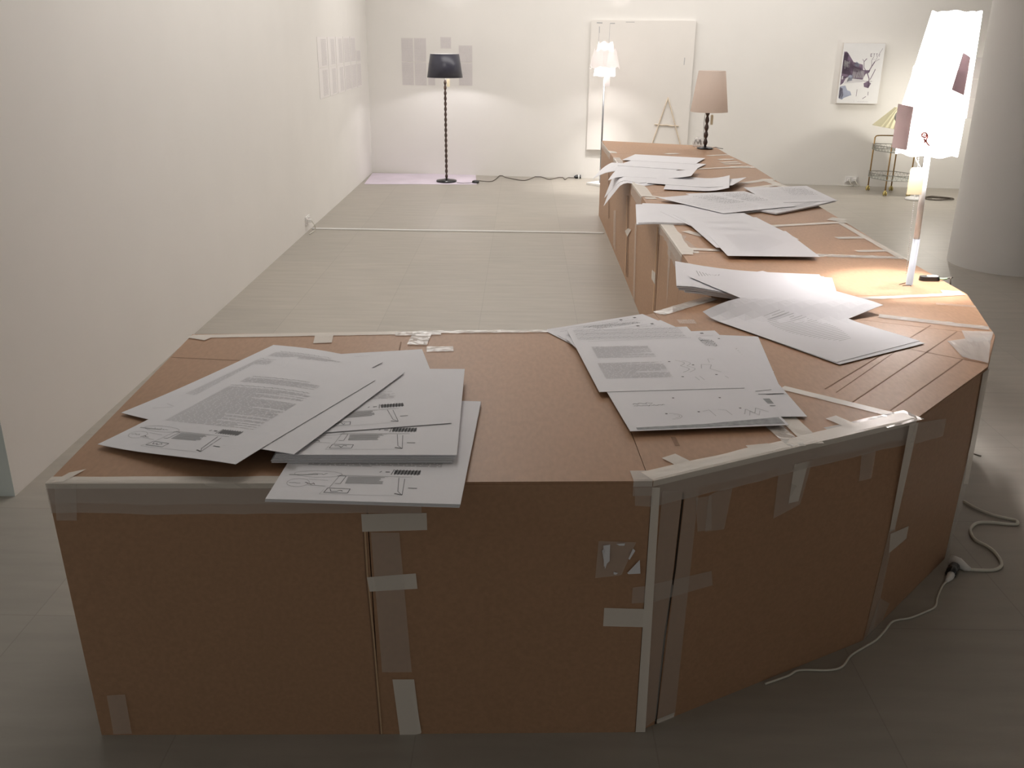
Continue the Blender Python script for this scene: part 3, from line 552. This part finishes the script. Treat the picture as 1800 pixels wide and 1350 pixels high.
b = MB(L); cone(b, Wc + Vector((.05, -.02, 0)), .115, 1.31, .07, 1.50, 0, 40, wob=.12); b.build('right_shade', M['lit'], L, smooth=True)
b = MB(L); cone(b, Wc + Vector((.0, -.01, 0)), .122, 1.225, .108, 1.34, 0, 40, wob=.04); b.build('lower_shade', M['lit'], L, smooth=True)
b = MB(L); b.tube([Wc + Vector((.02, -.02, 1.24)), Wc + Vector((.02, -.02, 1.21))], .002, 6); b.build('tag_string', M['cord_white'], L)
tagcard(L, Wc + Vector((.03, -.03, 1.11)), .062, .11, m=M['lit'])
point('bulb_light', Wc + Vector((0, 0, 1.44)), 80, (1, .96, .93), .04, L); point('bulb_light', Wc + Vector((0, -.01, 1.30)), 7, (1, .96, .93), .03, L)
# -- beige table lamp on the far end of the counter
T = hitz(1239, 262, ZT)
L = thing('table_lamp', T, 'beige-shaded table lamp with a dark beaded stem on the far end of the counter', 'table lamp')
b = MB(L); b.lathe([(.068, .001), (.074, .006), (.07, .014), (.02, .022), (.012, .03)], T, 36); b.build('base', M['black'], L, smooth=True)
b = MB(L); b.lathe(turned(.028, .35, .065, .010, .020), T, 16); b.build('stem', M['wood'], L, smooth=True)
b = MB(L); cone(b, T + Vector((.01, 0, 0)), .165, .325, .118, .67, 0, 48); b.build('lamp_shade', M['beige'], L, smooth=True)
b = MB(L)
for i in range(3): a = i * 2.09; b.tube([T + Vector((0, 0, .36)), T + Vector((.01 + .155 * math.cos(a), .155 * math.sin(a), .36))], .002, 6)
b.build('shade_ring', M['steel'], L)
b = MB(L); b.tube(smooth_path([T + Vector((-.02, -.02, .34)), T + Vector((-.03, -.02, .25)), T + Vector((-.025, -.02, .15)), T + Vector((-.018, -.02, .07))]), .002, 6); b.build('pull_cord', M['cord_dark'], L)
tagcard(L, T + Vector((.035, -.03, .215)), .022, .085)
b = MB(L); b.tube(smooth_path([T + Vector((.07, 0, .008)), T + Vector((.10, .02, .014)), T + Vector((.13, 0, .008)), T + Vector((.16, -.02, .007))]), .003, 6); b.build('power_cord', M['cord_dark'], L)
G = hitz(1232, 259, ZT) + Vector((-.02, .06, 0))
L = thing('plastic_bag', G, 'small clear plastic bag with brown contents behind the table lamp stem', 'plastic bag')
b = MB(L); b.lathe([(.045, .001), (.05, .03), (.04, .07), (.012, .085)], G, 12); b.build('bag', M['clear'], L, smooth=True)
b = MB(L); b.tube(smooth_path([G + Vector((-.03, 0, .025)), G + Vector((-.02, 0, .06)), G + Vector((0, -.01, .03)), G + Vector((.02, 0, .06)), G + Vector((.03, 0, .02))]), .005, 6); b.build('bag_contents', M['wood'], L)
# -- tall lit lamp standing through the counter
B0 = hitz(1598, 500, ZT)
L = thing('floor_lamp', (B0.x, B0.y, 0), 'tall lit lamp with piled white paper shades, its pole piercing the counter', 'floor lamp')
def bx(u, v): return hitp(u, v, B0, Vector((0, -1, 0)))     # the upright plane through the pole
b = MB(L); b.tube([Vector((B0.x, B0.y, .02)), Vector((B0.x, B0.y, .89))], .0135, 16); b.build('lower_pole', M['pole_grey'], L, smooth=True)
ptop = Vector((B0.x - .012, B0.y, 1.26))
b = MB(L); b.tube([Vector((B0.x, B0.y, .875)), ptop], .0115, 16); b.build('upper_pole', M['pole_white'], L, smooth=True)
b = MB(L); b.lathe([(.11, 0.001), (.11, .02), (.02, .03)], (B0.x, B0.y, 0), 24); b.build('base', M['white'], L)
Sc = Vector((B0.x + .005, B0.y, 0))
b = MB(L); cone(b, Sc + Vector((-.021, 0, 0)), .119, 1.39, .086, 1.745, 0, 48, wob=.04, tilt=(.075, 0)); b.build('upper_shade', M['lit'], L, smooth=True)
b = MB(L); cone(b, Sc + Vector((-.021, -.012, 0)), .115, 1.37, .10, 1.55, 0, 48, wob=.05); b.build('middle_shade', M['lit'], L, smooth=True)
b = MB(L); cone(b, Sc + Vector((-.022, -.005, 0)), .115, 1.228, .113, 1.40, 0, 48, wob=.035, wf=7); LS = b.build('lower_shade', M['lit'], L, smooth=True)
def strip(px, m, name, off, thick=.002, sub=None):
    pts = [bx(u, v) + Vector((0, off, 0)) for u, v in px]; q = MB(L); q.slab(pts, (0, -1, 0), thick); return q.build(name, m, sub or L)
# mauve scrap and pink-tinted unlit side, curved a little round the shade
def flap(px4, m, name, y0, y1, nb=6):
    Pq = B0 + Vector((0, y0, 0)); a, b_, c, d = [hitp(u, v, Pq, Vector((0, -1, 0))) - Vector((0, y0, 0)) for u, v in px4]; q = MB(L)
    for up in (0, .0015):
        for i in range(nb + 1):
            t = i / nb; bow_ = y0 + (y1 - y0) * t * t + up
            q.v += [a.lerp(b_, t) + Vector((0, bow_, 0)), d.lerp(c, t) + Vector((0, bow_, 0))]
    K = 2 * (nb + 1)
    for i in range(nb):
        f = [2 * i, 2 * i + 2, 2 * i + 3, 2 * i + 1]; q.f += [f[::-1], [k + K for k in f]]; q.m += [0, 0]
        for e in (0, 1): q.f.append([2 * i + e, 2 * i + 2 + e, 2 * i + 2 + e + K, 2 * i + e + K]); q.m.append(0)
    for i in (0, nb): q.f.append([2 * i, 2 * i + 1, 2 * i + 1 + K, 2 * i + K]); q.m.append(0)
    return q.build(name, m, L, smooth=True)
tag(flap([(1693, 92), (1709, 101), (1697, 168), (1673, 158)], M['mauve'], 'side_shade', -.140, -.128), 'unlit mauve scrap of shade')
tag(flap([(1606, 188), (1588, 184), (1576, 262), (1594, 264)], M['pink'], 'side_shade', -.13, -.08), 'flap tinted pink as the unlit side of the shade')  # shade on the lamp's unlit left side, given as a pink colour
dd = MB(L)
def stroke(px, r=.0030): dd.tube(smooth_path([hitp(u, v, B0 + Vector((0, -.136, 0)), Vector((0, -1, 0))) for u, v in px], 4), r, 5)
stroke([(1620, 236), (1625, 233), (1629, 236), (1627, 241), (1621, 240), (1620, 236)]); stroke([(1628, 234), (1631, 240), (1628, 246), (1630, 252), (1634, 256)]); stroke([(1624, 243), (1626, 249), (1624, 251)]); stroke([(1622, 237), (1628, 238)], .0022)
dd.build('red_doodle', M['red'], LS, root=L)
b = MB(L)
for i in range(60): p = bx(1613, 262).lerp(bx(1589, 482), i / 59); b.lathe([(.0006, -.0025), (.0022, 0), (.0006, .0025)], p + Vector((0, -.02, 0)), 6)
b.build('pull_chain', M['steel'], L)
pt = bx(1601, 340); tagcard(L, pt + Vector((0, -.03, 0)), .058, .105, 'paper_tag'); b = MB(L); b.tube(smooth_path([bx(1610, 266) + Vector((0, -.03, 0)), bx(1604, 276) + Vector((0, -.03, 0)), bx(1612, 292) + Vector((0, -.03, 0))]), .002, 6); b.build('tag_string', M['cord_white'], L)
point('bulb_light', Sc + Vector((-.01, .065, 1.35)), 21, (1, .97, .96), .03, L); point('bulb_light', Sc + Vector((0, 0, 1.60)), 60, (1, .97, .96), .03, L)
tr = MB(ctr)
for u0, v0, u1, v1 in ((1580, 501, 1592, 498), (1592, 498, 1602, 504), (1586, 503, 1600, 502)): a = hitz(u0, v0, ZT); c = hitz(u1, v1, ZT); tr.slab([a, c, c + Vector((.004, .012, 0)), a + Vector((.004, .008, 0))], UPV, .0006, 0, .0006)
tag(tr.build('pole_hole', M['dark'], ctr), 'torn hole around the lamp pole')
# -- inline switch on the counter
K0 = hitz(1633, 493, ZT)
L = thing('lamp_switch', K0, 'black and white inline lamp switch lying beside the lamp pole', 'lamp switch')
def capsule(m, c, lx, ly, z0, z1, n=10):
    o_ = []
    for sgn in (1, -1):
        for i in range(n + 1): a = -math.pi / 2 + math.pi * i / n; o_.append(Vector((sgn * (lx - ly) + sgn * ly * math.cos(a), sgn * ly * math.sin(a), 0)))
    m.hexa([c + p + Vector((0, 0, z0)) for p in o_], [c + p * .96 + Vector((0, 0, z1)) for p in o_])
b = MB(L); capsule(b, K0, .043, .019, .001, .018); b.build('switch_body', M['black'], L)
b = MB(L); capsule(b, K0 + Vector((.012, 0, 0)), .024, .012, .018, .0205); b.build('switch_plate', M['white'], L)
b = MB(L); capsule(b, K0 + Vector((.014, 0, 0)), .013, .006, .0205, .023); b.build('switch_button', M['mid_ink'], L)
b = MB(L); b.tube(smooth_path([K0 + Vector((.043, 0, .008)), K0 + Vector((.06, 0, .007)), K0 + Vector((.075, .004, .008))]), .0045, 8); b.build('cord_sleeve', M['green'], L, smooth=True)
b = MB(L); e0 = K0 + Vector((.075, .004, .008)); b.tube(smooth_path([e0, e0 + Vector((.02, -.004, .006)), Vector((1.80, e0.y - .015, ZT + .004)), Vector((1.815, e0.y - .02, .6)), Vector((1.83, e0.y - .02, .3)), Vector((1.85, e0.y - .05, .006)), Vector((1.95, e0.y - .25, .006))]), .003, 6); b.build('power_cord', M['cord_dark'], L, smooth=True)
# ------------------------------------------------------------------ trolley with its lamp
TC = Vector((4.12, 10.65, 0))
L = thing('serving_trolley', TC, 'small brass serving trolley with wire trays against the back wall', 'trolley')
legs = [(4.0, 10.89), (4.055, 10.5), (4.26, 10.87), (4.30, 10.46)]
for i, (x, y) in enumerate(legs):
    b = MB(L); b.tube([(x, y, .05), (x, y, .60 if i != 1 else .56)], .008, 8); lg = b.build('leg', M['brass'], L, smooth=True)
    b = MB(L)
    for s_ in (-1, 1): b.lathe([(.018, -.008), (.025, 0), (.018, .008)], (x + s_ * .012, y, .026), 14, 0, True, Matrix.Rotation(R(90), 3, 'Y'))
    b.lathe([(.012, .03), (.016, .05), (.01, .06)], (x, y, 0), 10); b.build('caster', M['caster'], lg, smooth=True, root=L)
b = MB(L); b.tube(smooth_path([(4.0, 10.89, .57), (4.005, 10.89, .605), (4.04, 10.885, .62), (4.22, 10.875, .62), (4.255, 10.87, .605), (4.26, 10.87, .57)], 5), .007, 8); b.build('push_handle', M['brass'], L, smooth=True)
def tray(z, hgt):
    P = [Vector((3.985, 10.89, z)), Vector((4.275, 10.87, z)), Vector((4.40, 10.66, z)), Vector((4.31, 10.45, z)), Vector((4.05, 10.49, z)), Vector((3.96, 10.70, z))]
    m = MB(L)
    for dz in (0, hgt): m.tube([p + Vector((0, 0, dz)) for p in P], .004, 6, 0, True)
    for a, c in zip(P, P[1:] + P[:1]):
        for i in range(5):
            q = a.lerp(c, i / 5); q2 = a.lerp(c, (i + .5) / 5); q3 = a.lerp(c, (i + 1) / 5); m.tube([q, q2 + Vector((0, 0, hgt)), q3], .002, 5)
    o_ = m.build('tray', M['wire'], L)
    g = MB(L); g.hexa([p + Vector((0, 0, .001)) for p in P[::-1]], [p + Vector((0, 0, .005)) for p in P[::-1]]); g.build('tray_glass', M['glass'], o_, root=L)
tray(.17, .055); tray(.475, .055)
PL = Vector((4.165, 10.66, .4815))
L = thing('pleated_lamp', PL, 'pleated cream lampshade lamp standing on the brass trolley', 'table lamp')
b = MB(L); b.lathe([(.05, 0), (.055, .01), (.03, .03), (.012, .05), (.012, .28)], PL, 20); b.build('base', M['white'], L, smooth=True)
b = MB(L); seg = 64; n0 = 0
for (r, z) in ((.265, .235), (.07, .455)):
    for i in range(seg): a = 2 * math.pi * i / seg; q = r * (1 + (.075 if i % 2 else 0)); b.v.append(PL + Vector((q * math.cos(a), q * math.sin(a), z + .10 * 0 - q * math.cos(a) * .12)))
for i in range(seg): j = (i + 1) % seg; b.f.append([i, j, seg + j, seg + i]); b.m.append(0)
o = b.build('lamp_shade', M['pleat'], L); o.modifiers.new('thickness', 'SOLIDIFY').thickness = .002
b = MB(L)
for i in range(3): a = i * 2.09; b.tube([PL + Vector((0, 0, .28)), PL + Vector((.0, 0, .40)), PL + Vector((.085 * math.cos(a), .085 * math.sin(a), .44))], .003, 6)
b.build('shade_holder', M['steel'], L)
# -- white reading lamp behind the tall lamp
RB = hitz(1608, 351, 0)
L = thing('reading_lamp', RB, 'white reading lamp with a grey dome standing just right of the trolley', 'floor lamp')
b = MB(L); b.lathe([(.10, .001), (.105, .012), (.09, .026), (.015, .032)], RB, 32); b.build('base', M['white'], L, smooth=True)
RT_ = RB + Vector((.19, 0, 1.20)); b = MB(L); b.tube([RB + Vector((.012, 0, .03)), RB + Vector((.05, 0, 1.0)), RT_], .009, 10); b.build('pole', M['white'], L, smooth=True)
DM = hitp(1585, 206, RB, Vector((0, -1, 0)))
b = MB(L); b.tube(smooth_path([RB + Vector((.05, 0, .80)), RB + Vector((-.05, 0, .88)), DM + Vector((.03, 0, 0))]), .006, 8); b.build('side_arm', M['white'], L, smooth=True)
b = MB(L); b.lathe([(.002, .075), (.035, .066), (.06, .04), (.07, 0), (.066, -.03)], DM, 28, cap=False, ax=Matrix.Rotation(R(-80), 3, 'Y')); b.build('grey_dome', M['dome'], L, smooth=True)
b = MB(L); cone(b, RT_, .10, -.02, .07, .16, 0, 32); b.build('lamp_shade', M['lit'], L, smooth=True)
point('bulb_light', RT_ + Vector((0, 0, -.04)), 26, (1, .95, .85), .05, L)
FL_ = []
for i in range(40): a = i * .42; FL_.append(Vector((4.58 + (.14 + .03 * math.sin(i * .9)) * math.cos(a), 10.33 + (.11 + .02 * math.cos(i * 1.3)) * math.sin(a), .006 + .008 * (i / 40))))
b = MB(); b.tube([Vector((4.30, 10.42, .006)), Vector((4.40, 10.46, .006))] + FL_, .005, 6); tag(b.build('coiled_cord', M['cord_dark'], loc=(4.55, 10.33, 0), smooth=True), 'dark coiled cord on the floor right of the trolley', 'cord')
# ------------------------------------------------------------------ things on the back wall
L = thing('canvas_painting', bw(3.3, .35, .03), 'very large off-white canvas on the back wall with a stick A', 'painting')
def slab_bw(m, s0, s1, z0, z1, o0, o1, mi=0): m.hexa([bw(s0, z0, o1), bw(s1, z0, o1), bw(s1, z0, o0), bw(s0, z0, o0)], [bw(s0, z1, o1), bw(s1, z1, o1), bw(s1, z1, o0), bw(s0, z1, o0)], mi)
b = MB(L); slab_bw(b, 2.70, 3.90, .352, 1.82, .002, .045); b.build('canvas', M['canvas'], L)
b = MB(L)
for (a, c) in (((3.475, .40), (3.637, .975)), ((3.637, .975), (3.84, .38)), ((3.50, .665), (3.785, .65))):
    pts = [bw(a[0] + (c[0] - a[0]) * t / 6, a[1] + (c[1] - a[1]) * t / 6 + random.uniform(-.004, .004), .052 + random.uniform(0, .003)) for t in range(7)]; b.tube(pts, .0075, 7)
b.build('stick_letter', M['stick'], L, smooth=True)
b = MB(L)
for (s0, z0, s1, z1, wd) in ((2.765, 1.79, 2.83, 1.788, .012), (2.797, 1.75, 2.799, 1.68, .008), (2.795, 1.68, 2.797, 1.50, .003), (2.92, 1.785, 2.975, 1.785, .010), (2.918, 1.785, 2.916, 1.55, .003), (3.10, 1.80, 3.2, 1.80, .006), (3.80, 1.42, 3.797, 1.34, .008)):
    d = Vector((s1 - s0, z1 - z0, 0)).normalized() * 1; nx, nz = -d.y * wd / 2, d.x * wd / 2
    b.slab([bw(s0 - nx, z0 - nz, .045), bw(s1 - nx, z1 - nz, .045), bw(s1 + nx, z1 + nz, .045), bw(s0 + nx, z0 + nz, .045)], BN, .0006)
b.build('pencil_marks', M['mid_ink'], L)
# -- poster on a box frame
s0, s1, z0, z1 = 5.565, 6.025, .942, 1.602
L = thing('framed_poster', bw(5.8, z0, .03), 'boxed poster of a dark house and bare trees above the trolley', 'poster')
b = MB(L); slab_bw(b, s0, s1, z0, z1, .002, .05); b.build('box_frame', M['canvas_side'], L)
b = MB(L); slab_bw(b, s0 + .004, s1 - .004, z0 + .004, z1 - .004, .0505, .052); PO = b.build('print', M['poster'], L)
def pp(u, v): return bw(s0 + .004 + (s1 - s0 - .008) * u, z0 + .004 + (z1 - z0 - .008) * v, .052)
b = MB(L)
def patch(pts, mi): b.slab([pp(*p) for p in pts], BN, .0004, mi, .0003)
patch([(.03, .60), (.24, .56), (.30, .68), (.12, .845), (.03, .83)], 0); patch([(.24, .54), (.42, .52), (.55, .55), (.52, .65), (.30, .69)], 0); patch([(.03, .44), (.17, .42), (.26, .50), (.24, .58), (.03, .62)], 0); patch([(.03, .30), (.10, .34), (.16, .44), (.03, .46)], 0)
patch([(.03, .50), (.30, .47), (.31, .60), (.25, .72), (.03, .74)], 0); patch([(.03, .60), (.10, .62), (.14, .80), (.10, .86), (.03, .86)], 0); patch([(.28, .42), (.56, .40), (.62, .50), (.50, .60), (.30, .62)], 0); patch([(.12, .33), (.56, .36), (.60, .40), (.16, .44)], 4)
patch([(.55, .48), (.70, .52), (.72, .56), (.55, .56)], 0); patch([(.62, .28), (.73, .26), (.78, .34), (.70, .38), (.60, .34)], 0)
patch([(.03, .08), (.12, .06), (.16, .09), (.34, .14), (.30, .20), (.22, .22), (.16, .30), (.03, .28)], 1); patch([(.03, .09), (.11, .07), (.14, .14), (.10, .25), (.03, .27)], 0); patch([(.18, .36), (.30, .38), (.33, .48), (.22, .50)], 1); patch([(.30, .64), (.42, .60), (.44, .66), (.36, .70)], 1)
for i in range(9): u = .30 + i * .033; patch([(u, .43), (u + .018, .43), (u + .018, .60 - i * .008), (u, .61 - i * .008)], 2)
patch([(.05, .62), (.20, .60), (.21, .69), (.06, .71)], 2)
for i in range(4): patch([(.07 + i * .035, .615), (.08 + i * .035, .615), (.08 + i * .035, .70), (.07 + i * .035, .70)], 0)
for u, v in ((.06, .66), (.12, .64), (.17, .66), (.08, .58), (.15, .56), (.05, .40)): patch([(u, v), (u + .03, v), (u + .03, v + .06), (u, v + .055)], 2)
def limb(pts, wd, mi=0):
    for (a, c), (d, e) in zip(pts, pts[1:]):
        L_ = math.hypot(d - a, e - c) or 1; nx, ny = -(e - c) / L_ * wd / 2, (d - a) / L_ * wd / 2; patch([(a - nx, c - ny), (d - nx, e - ny), (d + nx, e + ny), (a + nx, c + ny)], mi)
limb([(.72, .28), (.72, .42), (.66, .50), (.74, .62), (.80, .70)], .02); limb([(.74, .40), (.80, .50), (.84, .58)], .015); limb([(.66, .50), (.56, .60), (.54, .70), (.60, .75)], .014); limb([(.74, .62), (.72, .72), (.76, .78)], .008); limb([(.54, .70), (.50, .74)], .008); limb([(.80, .70), (.86, .80), (.95, .92)], .006); limb([(.80, .70), (.90, .74)], .005)
limb([(.30, .38), (.80, .375)], .006); limb([(.46, .24), (.46, .12)], .01); limb([(.74, .20), (.745, .14)], .012); limb([(.62, .08), (.70, .12)], .01)
b.build('print_image', [M['plum'], M['slate'], M['poster'], M['mid_ink'], M['soft_ink']], PO, root=L)
b = MB(L)
# lettering: ETTI
def glyph(ch, u, v, h, wd=.009, mi=0):
    w_ = h * .75
    G_ = {'E': [[(1, 1), (0, 1), (0, 0), (1, 0)], [(0, .5), (.8, .5)]], 'T': [[(0, 1), (1, 1)], [(.5, 1), (.5, 0)]], 'I': [[(.5, 1), (.5, 0)]]}[ch]
    for st in G_: limb([(u + x * w_, v + y * h) for x, y in st], wd, mi)
for i, ch in enumerate('ETTI'): glyph(ch, .68 + i * .065, .785, .045)
for i in range(6): limb([(.75 + i * .03, .735), (.765 + i * .03, .745)], .012, 4)
for i in range(14): limb([(.50 + i * .02, .028), (.512 + i * .02, .032 + .004 * (i % 3))], .011, 4)
limb([(.42, .025), (.42, .05)], .008, 4)
b.build('print_lettering', [M['plum'], M['slate'], M['poster'], M['mid_ink'], M['soft_ink']], PO, root=L)
# -- pages pinned to the walls
def page(quad, nrm, label, group, lines_=True, body=(.12, .06, .88, .94), n=26, mats=None):
    a, b_, c, d = [Vector(p) for p in quad]; m = MB(); m.slab([a, b_, c, d], nrm, .0015, 0, .001)
    def P(u, v): return (a * (1 - u) + b_ * u) * (1 - v) + (d * (1 - u) + c * u) * v
    if lines_:
        u0, v0, u1, v1 = body
        for i in range(n):
            v = v0 + (v1 - v0) * i / n; h = (v1 - v0) / n * .5; u = u0
            while u < u1 - .02:
                e = min(u1, u + random.uniform(.06, .25)); m.slab([P(u, v), P(e, v), P(e, v + h), P(u, v + h)], nrm, .0003, 1, .0027); u = e + .025
    return tag(m.build('pinned_page', mats or [M['paper_w'], M['page_ink']], loc=(a + b_ + c + d) / 4), label, 'page', group)
M['paper_w'] = mat('pinned_paper', (.83, .80, .785), .75, .015, 6); M['page_ink'] = mat('page_print', (.64, .61, .61), .75, .03, 30); M['paper_g'] = mat('grey_pinned_paper', (.71, .675, .665), .75, .03, 8)
def bpage(a0, a1, z0_, z1_, label, **k): return page([bw(a0, z0_), bw(a1, z0_), bw(a1, z1_), bw(a0, z1_)], BN, label, 'printed pages on the back wall', mats=[M['paper_g'], M['page_ink']], **k)
full = (.04, .03, .96, .97)
bpage(.423, .568, 1.335, 1.603, 'upper page of the leftmost column of pages on the back wall', body=full); bpage(.423, .568, 1.062, 1.330, 'lower page of the leftmost column of pages on the back wall', body=full)
bpage(.580, .727, 1.335, 1.603, 'upper page of the column just left of the black lampshade', body=full); bpage(.580, .727, 1.062, 1.330, 'lower page of the column just left of the black lampshade', body=full)
bpage(.744, .83, 1.065, 1.325, 'page partly hidden behind the left side of the black lampshade', body=full); bpage(.903, 1.034, 1.487, 1.617, 'small page above the black lampshade', body=(.08, .1, .92, .9), n=8)
bpage(1.125, 1.290, 1.335, 1.526, 'upper page right of the black lampshade', body=full, n=14); bpage(1.125, 1.290, 1.068, 1.328, 'lower page right of the black lampshade', body=full)
xs = [9.02, 9.50, 9.91, 10.32, 10.73, 11.10, 11.42]
nm = ['nearest column', 'second column', 'third column', 'fourth column', 'fifth column', 'column nearest the corner']
for i in range(6):
    y0, y1 = xs[i] + .01, xs[i + 1] - .01; zt = 1.615 if i < 5 else 1.47; zb = 1.07
    for k, (za, zb_) in enumerate(((1.345, zt), (zb, 1.338))):
        b_ = (.38, .06, .88, .94) if i < 3 else (.12, .06, .92, .95)
        page([(XW, y0, za), (XW, y1, za), (XW, y1, zb_), (XW, y0, zb_)], (1, 0, 0), '%s page in the %s pinned to the left wall' % (('upper', 'lower')[k], nm[i]), 'printed pages on the left wall', body=b_)
for i, (z0_, z1_) in enumerate(((1.235, 1.462), (1.018, 1.226), (.805, 1.010))):
    page([bw(6.90, z0_), bw(7.22, z0_), bw(7.22, z1_), bw(6.90, z1_)], BN, ['top blank page in the column beside the round column', 'middle blank page in the column beside the round column', 'bottom blank page in the column beside the round column'][i], 'blank pages beside the column', False, mats=[M['paper_g'], M['page_ink']])
# ------------------------------------------------------------------ floor things
b = MB(); q = [hitz(640, 324, 0), hitz(838, 324.5, 0), hitz(836, 307, 0), hitz(657, 304, 0)]; q[0].x = max(q[0].x, XW + .012); q[3].x = XW + .012; q[3].y -= .03
b.hexa([p + Vector((0, 0, .0005)) for p in q], [p + Vector((0, 0, .0035)) for p in q]); tag(b.build('floor_sheet', M['lavender'], loc=(sum((p for p in q), Vector()) / 4)), 'large lavender sheet lying on the floor in the back left corner', 'floor sheet')
b = MB(); a = hitz(548, 402, .005); c = hitz(1066, 410, .005); b.tube(smooth_path([a] + [a.lerp(c, t / 6) + Vector((0, random.uniform(-.012, .012), 0)) for t in range(1, 6)] + [c + Vector((-.02, 0, 0))]), .009, 8); tag(b.build('white_cable', M['white'], loc=a.lerp(c, .5), smooth=True), 'thin white cable running straight across the floor from the left wall', 'cable')
def outlet(name, origin, U, N, label, cords):
    L = thing(name, origin, label, 'power outlet'); U = Vector(U); N = Vector(N); Z = Vector((0, 0, 1)); o_ = Vector(origin)
    def bxx(m, u0, u1, z0_, z1_, d0, d1): m.hexa([o_ + U * u + N * d + Z * z0_ for u, d in ((u0, d0), (u1, d0), (u1, d1), (u0, d1))], [o_ + U * u + N * d + Z * z1_ for u, d in ((u0, d0), (u1, d0), (u1, d1), (u0, d1))])
    m = MB(L); bxx(m, -.07, .07, -.035, .035, .001, .010); m.build('cover_plate', M['white'], L)
    for u in (-.035, .035):
        m = MB(L); bxx(m, u - .022, u + .022, -.022, .022, .010, .016); m.build('socket', M['paper_g'], L)
    for u in cords:
        m = MB(L); bxx(m, u - .014, u + .014, -.014, .014, .016, .05); m.build('plug', M['white'], L)
        m = MB(L); m.tube(smooth_path([o_ + U * u + N * .05, o_ + U * (u + .02) + N * .07 - Z * (o_.z * .5), o_ + U * (u + .05) + N * .06 - Z * (o_.z - .008), o_ + U * (u - .12) + N * .05 - Z * (o_.z - .008)]), .004, 6); m.build('plug_cord', M['cord_white'], L, smooth=True)
outlet('power_outlet', (XW, 8.16, .10), (0, 1, 0), (1, 0, 0), 'white double power outlet low on the left wall', (-.035,))
outlet('power_outlet', bw(5.86, .075), BT, BN, 'white double power outlet at the foot of the back wall left of the trolley', (-.035, .035))
# white extension cord and its plugs by the curved corner
P_ = [(1694, 881), (1715, 893), (1745, 905), (1770, 911), (1786, 915), (1788, 921), (1770, 921), (1740, 918), (1718, 919), (1707, 928), (1707, 938), (1716, 950), (1735, 960), (1750, 972), (1760, 988), (1758, 997), (1745, 1002), (1720, 1002), (1704, 1001)]
E0 = hitz(1688, 994, .012)
L = thing('extension_cord', E0, 'white extension cord curling on the floor behind the curved corner', 'cord')
b = MB(L); b.tube(smooth_path([hitz(u, v, .007) for u, v in P_], 5), .0055, 8); b.build('cord', M['cord_white'], L, smooth=True)
b = MB(L); b.tube([hitz(1706, 1001, .012), hitz(1698, 998, .013), hitz(1686, 990, .015), hitz(1670, 984, .016)], [.006, .012, .018, .019], 12); b.build('connector', M['white'], L, smooth=True)
Q_ = [(1664, 1022), (1656, 1031), (1648, 1050), (1644, 1066), (1628, 1075), (1600, 1086), (1570, 1092), (1556, 1108), (1540, 1125), (1515, 1140), (1495, 1153), (1480, 1172), (1455, 1178), (1405, 1178), (1385, 1188), (1345, 1202)]
E1 = hitz(1668, 1010, .01)
L = thing('power_flex', E1, 'thin white cord trailing along the foot of the curved corner', 'cord')
b = MB(L); b.tube(smooth_path([hitz(u, v, .004) for u, v in Q_], 5), .0032, 6); b.build('cord', M['cord_white'], L, smooth=True)
b = MB(L); b.tube([hitz(1678, 996, .014), hitz(1673, 1004, .014), hitz(1671, 1009, .013)], .017, 12); b.build('plug_collar', M['black'], L, smooth=True)
b = MB(L); b.tube([hitz(1674, 1006, .012), hitz(1670, 1014, .011), hitz(1664, 1022, .006)], [.013, .012, .005], 10); b.build('plug', M['white'], L, smooth=True)
